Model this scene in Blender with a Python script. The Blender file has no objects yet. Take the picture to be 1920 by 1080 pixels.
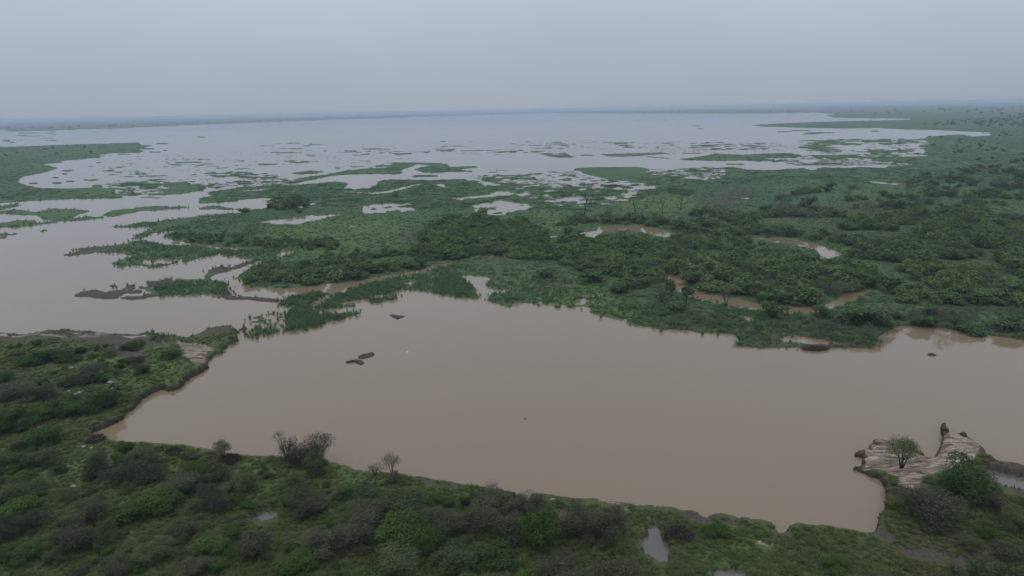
import bpy, bmesh, math, random
import numpy as np
from mathutils import Matrix, Vector

SC = bpy.context.scene
COL = SC.collection
PI = math.pi

# ------------------------------------------------------------------ camera
REF_W, REF_H = 1920.0, 1080.0          # the frame the shorelines were surveyed in
CAM_H = 50.0                           # drone height above the water
FOCAL = 1333.0
PITCH, ROLL = math.radians(14.1), math.radians(-1.13)
cam_data = bpy.data.cameras.new('camera')
cam_data.sensor_width = 36.0
cam_data.lens = 36.0 * FOCAL / REF_W
cam_data.clip_start, cam_data.clip_end = 0.5, 120000.0
cam = bpy.data.objects.new('camera', cam_data)
COL.objects.link(cam)
CAM_ROT = Matrix.Rotation(PI / 2 - PITCH, 3, 'X') @ Matrix.Rotation(ROLL, 3, 'Z')
cam.matrix_world = Matrix.Translation((0, 0, CAM_H)) @ CAM_ROT.to_4x4()
SC.camera = cam
R3 = np.array(CAM_ROT)

# ------------------------------------------------------------------ sky, sun, exposure
SUN_EL, SUN_AZ = math.radians(58), math.radians(205)
world = bpy.data.worlds.new('World')
SC.world = world
world.use_nodes = True
wt = world.node_tree
wt.nodes.clear()
w_out = wt.nodes.new('ShaderNodeOutputWorld')
w_bg = wt.nodes.new('ShaderNodeBackground')
w_bg.inputs['Strength'].default_value = 0.1
w_sky = wt.nodes.new('ShaderNodeTexSky')
w_sky.sky_type = 'NISHITA'
w_sky.sun_disc = False
w_sky.sun_elevation = SUN_EL
w_sky.sun_rotation = SUN_AZ
w_sky.dust_density = 4.0
w_co = wt.nodes.new('ShaderNodeTexCoord')
w_map = wt.nodes.new('ShaderNodeMapping')
w_map.inputs['Scale'].default_value = (1.3, 1.3, 3.2)
w_n = wt.nodes.new('ShaderNodeTexNoise')
w_n.inputs['Scale'].default_value = 1.5
w_n.inputs['Detail'].default_value = 3.0
w_n.inputs['Roughness'].default_value = 0.45
w_r = wt.nodes.new('ShaderNodeValToRGB')
w_r.color_ramp.elements[0].position = 0.32
w_r.color_ramp.elements[0].color = (3.52, 4.04, 4.80, 1)
w_r.color_ramp.elements[1].position = 0.68
w_r.color_ramp.elements[1].color = (4.02, 4.48, 5.24, 1)
w_m = wt.nodes.new('ShaderNodeMix')
w_m.data_type = 'RGBA'
w_m.inputs[0].default_value = 0.94      # a closed cloud deck over the blue sky
wt.links.new(w_co.outputs['Generated'], w_map.inputs['Vector'])
wt.links.new(w_map.outputs['Vector'], w_n.inputs['Vector'])
wt.links.new(w_n.outputs['Fac'], w_r.inputs['Fac'])
wt.links.new(w_sky.outputs['Color'], w_m.inputs[6])
# an overcast deck brightens steadily from the horizon to the zenith
w_sep = wt.nodes.new('ShaderNodeSeparateXYZ')
wt.links.new(w_co.outputs['Generated'], w_sep.inputs[0])
w_up = wt.nodes.new('ShaderNodeMath'); w_up.operation = 'MAXIMUM'; w_up.inputs[1].default_value = 0.0
wt.links.new(w_sep.outputs['Z'], w_up.inputs[0])
w_g = wt.nodes.new('ShaderNodeMath'); w_g.operation = 'MULTIPLY_ADD'; w_g.inputs[1].default_value = 2.0; w_g.inputs[2].default_value = 1.0
wt.links.new(w_up.outputs[0], w_g.inputs[0])
w_x = wt.nodes.new('ShaderNodeVectorMath'); w_x.operation = 'SCALE'
wt.links.new(w_r.outputs['Color'], w_x.inputs[0]); wt.links.new(w_g.outputs[0], w_x.inputs['Scale'])
wt.links.new(w_x.outputs[0], w_m.inputs[7])
wt.links.new(w_m.outputs[2], w_bg.inputs['Color'])
wt.links.new(w_bg.outputs[0], w_out.inputs['Surface'])

sun_d = bpy.data.lights.new('sun', 'SUN')
sun_d.energy = 0.6
sun_d.angle = math.radians(35)
sun_d.color = (1.0, 0.97, 0.92)
sun = bpy.data.objects.new('sun', sun_d)
COL.objects.link(sun)
sun.location = (0, 0, 80)
sun.rotation_euler = (PI / 2 - SUN_EL, 0, PI - SUN_AZ)

SC.view_settings.view_transform = 'Standard'
SC.view_settings.look = 'None'
SC.view_settings.exposure = 0.0
SC.view_settings.gamma = 1.0
SC.view_settings.use_curve_mapping = False
SC.render.engine = 'CYCLES'
SC.cycles.use_denoising = True
SC.cycles.max_bounces = 5
SC.cycles.diffuse_bounces = 3
SC.cycles.glossy_bounces = 2
SC.cycles.transmission_bounces = 3
SC.cycles.volume_bounces = 1
SC.cycles.transparent_max_bounces = 4

# ------------------------------------------------------------------ ground-plane survey helpers
def to_ground(px, py, z=0.0):
    """Where the sight line through a surveyed frame point meets height z."""
    d = R3 @ np.array([(px - REF_W / 2) / FOCAL, -(py - REF_H / 2) / FOCAL, -1.0])
    k = (z - CAM_H) / d[2]
    return np.array([d[0] * k, d[1] * k, z])

def depth_of(p):
    return -(R3.T @ (np.array(p) - np.array([0, 0, CAM_H])))[2]

def survey(X, Y):
    """Ground coordinates -> surveyed frame coordinates."""
    q = np.stack([X, Y, np.full_like(X, -CAM_H)], 0).reshape(3, -1)
    c = R3.T @ q
    w = np.maximum(-c[2], 1e-6)
    return ((c[0] / w) * FOCAL + REF_W / 2).reshape(X.shape), (-(c[1] / w) * FOCAL + REF_H / 2).reshape(X.shape)

def _hash(ix, iy, seed):
    h = (ix.astype(np.int64) * 374761393 + iy.astype(np.int64) * 668265263 + seed * 974634777) & 0xffffffff
    h = ((h ^ (h >> 13)) * 1274126177) & 0xffffffff
    h = ((h ^ (h >> 15)) * 2246822519) & 0xffffffff
    return ((h ^ (h >> 16)) & 0xffffff).astype(np.float32) / float(0xffffff)

def vnoise(x, y, seed=0):
    x = np.asarray(x, np.float64); y = np.asarray(y, np.float64)
    ix = np.floor(x); iy = np.floor(y)
    fx = (x - ix).astype(np.float32); fy = (y - iy).astype(np.float32)
    fx = fx * fx * (3 - 2 * fx); fy = fy * fy * (3 - 2 * fy)
    a = _hash(ix, iy, seed); b = _hash(ix + 1, iy, seed)
    c = _hash(ix, iy + 1, seed); d = _hash(ix + 1, iy + 1, seed)
    return (a + (b - a) * fx) * (1 - fy) + (c + (d - c) * fx) * fy

def fbm(x, y, octs=3, seed=0, gain=0.5):
    t = 0.0; amp = 1.0; tot = 0.0
    for k in range(octs):
        t = t + amp * vnoise(x * 2 ** k + 17.3 * k, y * 2 ** k - 9.1 * k, seed + k)
        tot += amp; amp *= gain
    return t / tot

def sstep(a, b, x):
    t = np.clip((x - a) / (b - a), 0, 1)
    return t * t * (3 - 2 * t)

# survey rasters (frame coordinates): margin outside the frame so the land goes on beyond it
CX0, CX1, CY0, CY1 = -420, 2340, 170, 1300
class Raster:
    def __init__(self, ss=1, init=0.0):
        self.ss = ss
        self.a = np.full(((CY1 - CY0) * ss, (CX1 - CX0) * ss), init, np.float32)
    def fill(self, pts, v=1.0):
        ss = self.ss
        P = np.array(pts, float)
        x = (P[:, 0] - CX0) * ss; y = (P[:, 1] - CY0) * ss
        x2 = np.roll(x, -1); y2 = np.roll(y, -1)
        H, W = self.a.shape
        for r in range(max(0, int(y.min())), min(H - 1, int(y.max()) + 1) + 1):
            yc = r + 0.5
            m = (y <= yc) != (y2 <= yc)
            if not m.any():
                continue
            xs = np.sort(x[m] + (yc - y[m]) * (x2[m] - x[m]) / (y2[m] - y[m]))
            for i in range(0, len(xs) - 1, 2):
                i0 = int(round(max(0, min(W, xs[i])))); i1 = int(round(max(0, min(W, xs[i + 1]))))
                self.a[r, i0:i1] = v
    def ellipse(self, cx, cy, w, h, v=1.0, rot=0.0):
        pts = []
        for k in range(16):
            t = k / 16 * 2 * PI
            ex, ey = w / 2 * math.cos(t), h / 2 * math.sin(t)
            pts.append((cx + ex, cy + ey + ex * rot))
        self.fill(pts, v)
    def blur(self, sx, sy=None):
        sy = sx if sy is None else sy
        for ax, s in ((1, sx * self.ss), (0, sy * self.ss)):
            n = max(1, int(math.ceil(s * 2.6)))
            k = np.exp(-0.5 * (np.arange(-n, n + 1) / s) ** 2); k /= k.sum()
            pad = [(0, 0), (0, 0)]; pad[ax] = (n, n)
            p = np.pad(self.a, pad, mode='edge')
            o = np.zeros_like(self.a)
            L = self.a.shape[ax]
            for i, kv in enumerate(k.astype(np.float32)):
                o += kv * (p[:, i:i + L] if ax == 1 else p[i:i + L, :])
            self.a = o
        return self
    def at(self, px, py):
        ss = self.ss
        H, W = self.a.shape
        x = np.clip((px - CX0) * ss - 0.5, 0, W - 1.001); y = np.clip((py - CY0) * ss - 0.5, 0, H - 1.001)
        ix = x.astype(np.int64); iy = y.astype(np.int64)
        fx = (x - ix).astype(np.float32); fy = (y - iy).astype(np.float32)
        a = self.a
        return (a[iy, ix] * (1 - fx) + a[iy, ix + 1] * fx) * (1 - fy) + (a[iy + 1, ix] * (1 - fx) + a[iy + 1, ix + 1] * fx) * fy
# ------------------------------------------------------------------ shorelines
LAND_NEAR = [(-420,624),(0,628),(40,629),(60,630),(95,623),(125,622),(150,626),(180,627),(215,631),(235,632),(255,633),(275,627),(290,628),(296,634),(318,635),(335,636),(350,640),(362,634),(375,629),(388,621),(405,617),(430,614),(442,620),(455,616),(469,622),(468,630),(450,638),(433,645),(425,652),(415,659),(420,663),(404,664),(398,670),(390,681),(391,691),(370,702),(355,712),(345,722),(335,730),(322,735),(303,730),(285,738),(268,750),(255,762),(240,775),(225,790),(205,800),(185,808),(170,813),(175,822),(195,828),(222,833),(255,836),(290,837),(325,841),(345,840),(370,846),(395,850),(415,852),(440,858),(470,861),(512,861),(560,866),(620,872),(650,882),(672,888),(700,892),(740,895),(790,903),(830,910),(880,920),(920,925),(960,932),(985,938),(1000,935),(1030,938),(1070,943),(1110,945),(1160,951),(1200,955),(1250,958),(1280,964),(1310,970),(1316,977),(1325,979),(1333,971),(1355,970),(1400,980),(1440,985),(1455,991),(1451,1000),(1462,1008),(1475,1005),(1478,993),(1500,990),(1550,995),(1590,1002),(1615,1010),(1638,1009),(1645,992),(1648,975),(1655,963),(1660,950),(1662,930),(1658,912),(1650,900),(1630,893),(1615,886),(1597,880),(1622,876),(1612,868),(1622,862),(1598,855),(1612,850),(1626,848),(1630,840),(1640,829),(1655,830),(1680,838),(1700,842),(1718,845),(1722,850),(1735,856),(1722,860),(1738,866),(1752,865),(1755,855),(1762,845),(1764,832),(1768,820),(1763,808),(1767,799),(1775,799),(1777,815),(1776,821),(1790,821),(1800,820),(1804,814),(1811,824),(1830,838),(1845,848),(1850,858),(1842,862),(1858,862),(1865,872),(1890,874),(1920,880),(2000,888),(2340,905),(2340,1300),(-420,1300)]
MAINLAND = [(2340,712),(1920,638),(1880,632),(1840,626),(1780,617),(1720,611),(1690,611),(1670,618),(1655,626),(1645,632),(1647,640),(1635,654),(1600,652),(1560,653),(1540,656),(1510,654),(1490,650),(1470,652),(1430,653),(1385,650),(1380,648),(1388,641),(1380,630),(1372,625),(1340,624),(1310,624),(1290,620),(1250,617),(1235,618),(1225,613),(1200,608),(1170,600),(1140,595),(1120,590),(1105,584),(1110,578),(1095,573),(1075,577),(1060,575),(1040,573),(1020,570),(990,568),(965,566),(960,576),(945,574),(935,569),(915,564),(890,560),(862,557),(830,552),(800,546),(770,543),(755,549),(735,556),(715,563),(695,570),(660,575),(640,577),(600,582),(587,581),(590,575),(605,568),(625,558),(643,550),(655,541),(500,541),(480,538),(460,530),(445,521),(452,513),(465,507),(482,497),(492,487),(470,483),(440,478),(450,468),(430,466),(400,463),(360,458),(330,452),(306,443),(320,435),(347,428),(380,420),(397,414),(433,403),(447,402),(460,398),(467,393),(493,392),(507,387),(500,380),(513,370),(467,373),(417,380),(370,382),(373,372),(400,367),(387,362),(405,358),(427,355),(467,348),(513,345),(560,346),(600,343),(627,340),(643,342),(653,345),(643,353),(667,355),(693,353),(707,345),(707,340),(733,336),(800,338),(835,337),(870,335),(880,340),(910,345),(940,352),(987,355),(1027,360),(1033,367),(1060,385),(1100,392),(1150,380),(1200,365),(1190,350),(1147,340),(1127,333),(1093,325),(1090,321),(1072,320),(1078,316),(1093,314),(1147,313),(1193,313),(1213,316),(1227,323),(1260,328),(1293,334),(1327,338),(1327,330),(1350,323),(1313,323),(1287,315),(1327,314),(1373,313),(1400,318),(1440,319),(1480,317),(1507,315),(1520,319),(1547,314),(1593,315),(1613,313),(1660,315),(1673,307),(1703,305),(1660,303),(1630,301),(1600,305),(1580,309),(1540,308),(1493,308),(1453,303),(1393,301),(1353,302),(1310,301),(1267,299),(1293,296),(1327,291),(1337,288),(1393,290),(1470,287),(1520,290),(1553,288),(1600,288),(1663,289),(1723,290),(1667,287),(1613,285),(1560,289),(1520,287),(1567,277),(1513,275),(1480,268),(1500,265),(1547,263),(1613,263),(1713,261),(1737,257),(1767,254),(1800,252),(1827,256),(1853,254),(1862,251),(1830,250),(1877,249),(1813,247),(1760,244),(1700,243),(1647,240),(1580,241),(1513,240),(1423,237),(1408,235),(1447,232),(1513,229),(1580,227),(1647,226),(1730,223),(1640,222),(1567,221),(1547,217),(1570,214),(1527,211),(1427,213),(1293,213),(1160,213),(1077,213),(1040,212),(880,216),(680,223),(640,224),(400,233),(213,241),(0,248),(-420,268),(-420,100),(2340,100)]
ISLANDS = [
 # dark wooded spit in the west bay, its levees, and the two long islands above it
 [(137,555),(150,548),(177,544),(197,548),(213,545),(240,540),(263,537),(287,529),(320,523),(327,527),(360,523),(383,523),(393,526),(413,528),(423,535),(428,543),(437,556),(467,557),(493,559),(524,562),(524,567),(500,566),(467,562),(425,562),(413,554),(410,550),(383,552),(353,553),(320,554),(283,558),(250,563),(227,560),(193,560),(160,557)],
 [(383,520),(393,505),(417,499),(430,502),(460,492),(482,485),(494,486),(467,496),(430,508),(400,516),(390,524)],
 [(115,480),(147,472),(148,465),(187,463),(233,457),(267,451),(280,453),(310,459),(350,461),(363,462),(400,466),(430,469),(467,468),(517,470),(545,472),(535,482),(500,484),(470,483),(460,486),(440,481),(417,480),(427,476),(400,478),(377,483),(357,490),(337,493),(310,497),(277,504),(273,500),(247,497),(223,501),(210,493),(233,487),(253,482),(233,477),(233,473),(200,475),(180,473),(147,479),(120,481)],
 [(193,425),(223,424),(253,419),(283,417),(330,410),(367,406),(410,401),(433,400),(445,401),(400,411),(373,420),(347,427),(320,433),(290,437),(263,448),(245,449),(253,442),(287,430),(280,426),(247,427),(223,426)],
 [(190,403),(207,395),(235,392),(260,390),(267,388),(290,387),(313,387),(320,389),(350,387),(353,390),(317,393),(287,395),(267,395),(233,402),(213,406),(193,405)],
 [(373,391),(397,385),(420,388),(443,392),(430,394),(397,392),(378,393)],
 [(-420,396),(0,395),(33,393),(67,398),(100,391),(147,393),(170,396),(150,402),(130,410),(160,407),(195,406),(197,408),(160,413),(105,415),(80,412),(70,404),(33,403),(0,401),(-420,402)],
 [(-420,420),(0,419),(30,414),(67,413),(70,418),(105,415),(110,417),(67,422),(37,427),(0,427),(-420,432)],
 [(-300,388),(0,387),(20,383),(39,382),(30,388),(0,394),(-300,396)],
 [(-300,440),(0,439),(40,437),(20,441),(0,442),(-300,443)],
 [(-300,445),(0,444),(15,444),(8,447),(0,448),(-300,449)],
 [(73,436),(80,431),(88,432),(80,435)],
 [(-420,285),(0,275),(50,274),(100,272),(160,270),(233,268),(260,267),(267,272),(290,272),(260,280),(272,284),(260,287),(233,292),(200,295),(160,298),(113,302),(120,305),(80,308),(110,315),(90,322),(37,333),(33,342),(50,348),(80,353),(133,353),(167,352),(200,353),(217,357),(247,370),(213,372),(133,373),(50,377),(0,381),(-420,400)],
 [(230,338),(277,333),(320,327),(360,325),(407,327),(370,329),(397,337),(367,342),(387,350),(380,357),(340,364),(293,367),(260,370),(273,365),(273,357),(320,353),(290,347),(287,342),(233,340)],
 [(388,347),(433,344),(440,347),(410,352),(390,352)],
 [(545,376),(560,374),(560,372),(548,374)],
 # looping ridge between the river mouth and the big lake
 [(617,313),(667,310),(727,304),(780,305),(778,311),(760,316),(750,320),(757,324),(740,327),(707,326),(640,328),(615,331),(580,338),(560,343),(545,346),(530,345),(543,338),(580,331),(620,326),(655,319),(690,315.5),(720,314),(745,312.5),(690,312.5),(650,315),(620,316)],
 [(727,304),(813,305),(840,308),(837,311),(807,310),(780,308),(770,310)],
 [(777,317),(800,312),(840,310),(843,313),(893,311),(897,314),(863,318),(890,322),(847,322),(813,325),(790,323)],
 [(545,325),(580,320),(612,321),(590,326),(560,327)],
 [(1123,289),(1160,288),(1203,287),(1253,285),(1313,286),(1320,288),(1253,289),(1213,291),(1200,293),(1160,294),(1140,293)],
 [(1213,293),(1253,296),(1260,298),(1213,295)],
 [(1353,307),(1393,307),(1400,309),(1370,309)],
 # reed beds at the mouth of the brown channel
 [(525,566),(545,558),(560,553),(590,548),(618,551),(605,557),(595,560),(585,567),(582,575),(560,578),(540,576),(525,571)],
 [(530,603),(540,586),(552,580),(582,582),(600,590),(620,590),(640,588),(660,585),(677,588),(665,592),(620,602),(590,612),(560,620),(530,624),(533,613),(528,607)],
 [(552,578),(585,578),(590,583),(600,590),(560,590)],
 # far islets
 [(-420,270),(0,258),(60,253),(90,251),(125,250),(105,254),(60,257),(0,261),(-420,276)],
 [(-420,275),(0,268),(42,265),(20,269),(-100,272),(-420,280)],
 [(1030,285),(985,285),(1010,288),(1030,293),(1045,296),(1082,295),(1070,291),(1060,286),(1052,284)],
]
ISLETS = [(50,260,22,2.5),(65,264,16,2),(190,315,16,4),(105,333,14,3),(108,343,22,4.5),(63,344,20,3.5),(132,340,18,3),(170,337,30,4),(183,349,24,6),(205,348,15,5),(215,353,24,5),(252,352,32,5),(200,302,42,3),(127,320,26,3),(122,326,14,3),(303,269.5,26,3),(278,279,30,3),(290,285,26,2.5),(310,282,14,2),(377,257,22,2),(150,249.5,12,1.5),(168,250,18,1.5),
 (613,275,64,4.5),(640,274,80,2.5),(543,283,38,3.5),(560,271,60,1.8),(663,275,40,2.2),(610,287,34,4),(600,284,20,2),(527,307,75,3.5),(485,304,30,2),(687,291,16,3.5),(720,289,36,4),(777,286,60,3.2),(800,285,36,2),(693,302,14,2.5),(377,309,36,2),(913,287,54,4),(925,290,30,2.4),(900,285,30,2),(1100,291,30,2.5),(1193,276,48,3.2),(1287,276,52,4),(1343,275,44,3),(1360,279,56,3),(1320,271,30,2.5),(1407,277,34,3.5),(1440,273,14,2),(1310,281,40,2),
 (797,330,54,4),(430,330,26,3),(447,336,52,6),(460,332,16,2),(1027,334,66,3.2),(1080,333,40,3),(963,323,22,2.4),(930,323,40,2),(1000,341,30,4),(965,347,24,3),(1040,343,26,4),(1100,345,26,4),(1085,350,20,3),(915,330,22,3),(890,340,24,3),(943,336,18,3),(1500,245,40,2.4),(1470,247,36,2),(1540,249,60,2.6),(1520,251,40,2),(1640,246,24,2),(1200,225,20,1.4),(1290,231,20,1.5),(1310,236,30,1.5),(1313,241.5,12,1.5),(1245,225,14,1),
 (507,589,16,3.2),(515,622,10,1.6),(500,627,16,1.4),(480,633,16,2),(468,641,14,1.4),(462,635,8,3),(455,641,8,2)]
WATER_HOLES = [
 # tidal slits and ponds in the central marsh
 [(440,357),(470,356),(500,354.5),(500,356.5),(470,358.5)],
 [(687,362),(727,358),(753,351),(790,344),(800,345),(780,347.5),(757,355),(730,362),(700,364)],
 [(810,345),(830,345),(843,353),(827,350.5)],
 [(843,370),(863,370),(890,367),(917,365),(933,358),(950,359),(967,363),(957,367),(930,369),(903,371),(875,373),(863,376),(850,374)],
 [(680,388),(713,387),(740,382),(747,387),(770,390),(747,392),(730,396),(713,399),(683,397)],
 [(483,415),(505,413),(530,410),(547,408),(565,405),(583,403),(595,405),(643,401),(625,406),(607,410),(580,416),(560,420),(513,420.5)],
 [(553,390),(577,383),(600,379),(590,383),(573,390.5)],
 [(653,424),(690,422),(700,419),(685,423.5),(655,426)],
 [(520,478),(528,468),(540,467),(553,467),(548,474),(537,480),(529,484)],
 [(600,493),(612,492),(613,494),(601,495)],
 [(306,443),(320,448),(350,455),(400,461.5),(430,464.5),(480,465),(530,465.5),(530,467.5),(480,467.5),(430,467.5),(400,465),(350,460),(318,456),(290,440)],
 [(640,358),(690,362),(690,363.5),(640,360)],
 [(1605,341),(1613,340.5),(1617,342),(1607,342.5)],[(1626,340),(1650,341),(1680,344),(1690,344),(1683,347),(1660,345.5),(1635,343)],[(1580,327),(1600,327.5),(1602,329),(1582,328)],
 [(1386,371),(1405,370),(1408,373),(1388,373)],[(1370,353),(1373,353),(1374,355),(1371,355)],[(1290,388),(1300,387),(1302,389),(1291,389)],
 # brown channel behind the reed beds
 [(480,538),(530,541),(563,538),(613,532),(667,527),(690,523),(707,518),(747,515),(780,508),(800,500),(825,496),(842,492),(850,493),(843,498),(813,504),(797,512),(773,515),(745,521),(727,523),(693,531),(653,543),(643,552),(620,560),(606,566),(592,577),(583,577),(583,563),(597,563),(618,555),(607,550),(570,550),(540,555),(523,561),(500,558),(470,556),(440,552),(430,535)],
 [(760,531),(790,524),(792,526),(775,534),(757,538)],
 # winding brown river in the thicket
 [(1003,444),(1035,442.5),(1070,440),(1093,435),(1120,432),(1123,425),(1145,423),(1167,423),(1190,424),(1213,426),(1235,429),(1247,432),(1260,441),(1257,445),(1227,442),(1210,438),(1193,435.5),(1175,433),(1157,432),(1140,434),(1127,437),(1123,447),(1116,447),(1093,443),(1072,444),(1035,446),(1003,446)],
 [(1262,444),(1300,447),(1327,445),(1340,447),(1320,450.5),(1303,451),(1270,447)],
 [(1390,449),(1407,447.5),(1440,446),(1483,446),(1500,450),(1513,455),(1540,460),(1567,470),(1583,477),(1560,484),(1533,488),(1520,490.5),(1508,491.5),(1512,489),(1530,485),(1537,478),(1533,472),(1513,466),(1487,458),(1457,457),(1440,450.5)],
 [(1437,466),(1457,467),(1452,470),(1438,471)],
 [(1233,507),(1250,507),(1267,510),(1283,520),(1285,530),(1303,543),(1330,552),(1360,556),(1393,563),(1427,570),(1473,573),(1513,575),(1547,571),(1570,560),(1583,552),(1607,547),(1647,543),(1663,545),(1630,551),(1610,559),(1600,567),(1567,577),(1533,588),(1510,590),(1473,589),(1427,584),(1393,581),(1363,574),(1333,568),(1300,561),(1280,551),(1268,546),(1258,530),(1243,523),(1237,513)],
 [(1373,590),(1397,592),(1420,600),(1407,604),(1387,598)],[(1312,581),(1326,581),(1322,585),(1313,584)],
 [(1457,640),(1465,633),(1483,628),(1513,633),(1547,638),(1580,644),(1572,648),(1553,649),(1520,648),(1467,643)],
 [(860,517),(885,516),(910,518),(923,523),(918,528),(910,533),(927,543),(953,543),(956,547),(940,551),(920,553),(913,565),(897,564),(893,547),(877,533),(873,523)],
 [(1700,587),(1725,585),(1722,589),(1705,591)],[(890,481),(910,480),(940,481),(975,481),(970,484),(915,484)],
 [(1065,372),(1090,366),(1088,369),(1070,375)],
]
# patches where water and floating plants mingle: (outline, share of plants)
MINGLED = [
 ([(880,330),(1000,325),(1085,328),(1130,336),(1200,345),(1232,352),(1180,362),(1110,368),(1060,366),(1030,362),(990,356),(930,352)], 0.42),
 ([(960,358),(1060,362),(1110,366),(1230,352),(1250,358),(1190,378),(1120,392),(1065,396),(1035,380),(1000,372)], 0.56),
 ([(930,318),(1080,322),(1080,332),(920,334)], 0.24),
 ([(480,266),(760,266),(790,292),(700,312),(500,314),(400,300)], 0.17),
 ([(800,262),(1230,262),(1240,272),(1120,284),(900,292),(820,290)], 0.16),
 ([(1230,264),(1470,268),(1480,282),(1340,287),(1220,285)], 0.34),
 ([(200,290),(420,290),(480,318),(440,345),(240,342),(130,330)], 0.16),
 ([(380,322),(500,322),(560,342),(470,350),(390,348)], 0.34),
 ([(190,344),(300,340),(300,372),(240,370)], 0.40),
 ([(1470,262),(1740,258),(1730,292),(1500,290)], 0.50),
 ([(880,388),(940,377),(992,380),(990,390),(940,403),(897,402)], 0.26),
 ([(680,386),(772,382),(772,394),(690,399)], 0.20),
 ([(1210,316),(1350,316),(1350,332),(1300,336),(1230,326)], 0.24),
 ([(1110,334),(1200,345),(1215,352),(1140,352),(1105,342)], 0.50),
 ([(1250,352),(1300,358),(1290,368),(1255,362)], 0.55),
 ([(1440,296),(1520,296),(1620,300),(1700,303),(1700,309),(1500,312)], 0.42),
 ([(0,246),(200,244),(200,262),(0,268)], 0.22),
 ([(200,532),(280,536),(270,552),(215,556)], 0.50),
 ([(265,486),(330,484),(330,495),(270,497)], 0.52),
 ([(450,590),(535,590),(540,622),(470,645),(440,640)], 0.22),
 ([(1010,548),(1130,556),(1110,578),(1000,570)], 0.55),
 ([(640,572),(760,545),(770,552),(660,582)], 0.40),
 ([(1170,596),(1260,612),(1250,622),(1160,606)], 0.40),
]
PUDDLES = [
 [(463,985),(470,978),(490,962),(510,957),(525,958),(522,972),(515,980),(495,985),(480,986)],
 [(1182,1020),(1207,1015),(1215,1005),(1212,992),(1225,988),(1238,993),(1240,1015),(1255,1020),(1252,1062),(1238,1064),(1220,1050),(1205,1045),(1203,1030)],
 [(1035,957),(1050,955),(1065,970),(1062,978),(1048,972)],
 [(965,938),(990,938),(1000,946),(985,955),(958,954)],
 [(1845,885),(1870,887),(1920,900),(2000,910),(2000,935),(1920,932),(1880,922),(1850,905)],
 [(602,933),(618,929),(621,939),(607,943)],
 [(1340,1072),(1400,1074),(1400,1100),(1335,1100)],
 [(15,632),(47,632),(40,638),(16,638)],
 [(280,646),(310,640),(325,649),(308,652)],
 [(123,636),(140,635),(138,639),(124,639)],
 [(227,659),(246,657),(264,663),(255,667),(230,663)],
 [(100,629),(118,629),(117,632),(102,632)],
]
SANDY = [
 [(1605,885),(1618,870),(1640,832),(1720,850),(1750,866),(1760,845),(1775,822),(1800,822),(1825,840),(1835,860),(1820,880),(1800,885),(1775,895),(1740,905),(1700,908),(1660,895),(1640,890)],
 [(1680,905),(1725,900),(1735,930),(1700,942),(1682,925)],
 [(330,648),(345,650),(370,655),(405,660),(392,674),(380,690),(365,697),(355,680),(340,665)],
 [(215,635),(280,634),(283,641),(240,642)],
 [(-420,632),(60,633),(210,633),(210,639),(100,638),(-420,644)],
 [(70,1030),(78,1034),(86,1050),(78,1066),(74,1064),(80,1050)],
 [(1090,940),(1140,948),(1185,965),(1180,970),(1140,958),(1090,948)],
 [(1022,945),(1045,947),(1040,953),(1022,952)],
 [(1412,1015),(1425,1018),(1455,1030),(1450,1042),(1420,1030)],
 [(240,1005),(255,1009),(238,1019)],
]
MUDDY = [
 [(-420,626),(95,622),(210,630),(280,632),(290,645),(330,655),(240,660),(100,641),(0,645),(-420,650)],
 [(215,652),(270,655),(280,690),(250,690),(200,668)],
 [(1842,870),(2000,885),(2000,945),(1900,940),(1845,908)],
 [(1680,1030),(1740,1040),(1920,1075),(1920,1100),(1690,1060)],
 [(1600,845),(1740,850),(1740,885),(1600,890)],
 [(1752,795),(1812,815),(1850,858),(1760,860)],
 [(1270,965),(1340,975),(1400,985),(1380,995),(1280,985)],
 [(770,905),(870,920),(860,930),(770,915)],
 [(1500,642),(1570,642),(1640,650),(1640,658),(1500,658)],
 [(137,545),(200,540),(262,534),(320,521),(330,529),(290,538),(265,545),(290,553),(340,551),(350,556),(250,566),(140,560)],
 [(430,545),(440,553),(500,556),(530,560),(530,570),(500,569),(440,564),(420,563),(412,553)],
 [(385,515),(392,505),(470,490),(490,484),(492,489),(440,506),(400,518)],
 [(112,478),(150,466),(235,456),(250,459),(190,470),(120,483)],
 [(340,630),(400,612),(470,616),(470,626),(440,628),(380,640)],
 [(1640,1000),(1690,1010),(1680,1030),(1630,1020)],
]
LAWNS = [
 [(985,405),(1060,405),(1075,430),(1010,440),(960,425)],
 [(1160,372),(1300,372),(1330,395),(1240,400),(1160,392)],
 [(980,515),(1110,535),(1180,570),(1120,590),(1000,560)],
 [(1120,580),(1240,592),(1230,610),(1130,596)],
 [(600,410),(760,420),(720,470),(560,480),(480,440)],
 [(60,850),(160,850),(160,920),(80,920)],
 [(210,650),(330,665),(340,720),(220,740),(180,690)],
 [(455,870),(520,870),(520,930),(480,950)],
 [(1330,1000),(1640,1015),(1660,1100),(1320,1100)],
 [(640,885),(720,905),(820,920),(760,950),(660,930)],
]
BROWN = [
 [(1210,590),(1330,600),(1400,620),(1290,622),(1220,610)],
 [(990,530),(1070,525),(1070,550),(990,548)],
 [(1300,380),(1400,350),(1420,360),(1330,400)],
 [(1500,620),(1640,620),(1640,645),(1520,640)],
 [(1380,630),(1460,625),(1480,650),(1390,650)],
 [(760,905),(960,930),(960,945),(780,925)],
 [(740,440),(800,430),(790,450),(740,455)],
 [(1450,390),(1700,380),(1650,410),(1480,410)],
 [(1750,560),(1920,560),(1920,590),(1750,590)],
 [(1400,1000),(1480,1010),(1640,1030),(1640,1090),(1480,1080)],
 [(1200,960),(1320,985),(1300,1010),(1240,990)],
 [(1640,1020),(1800,1000),(1900,1040),(1900,1090),(1660,1090)],
]
HARD = Raster(2)
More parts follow.
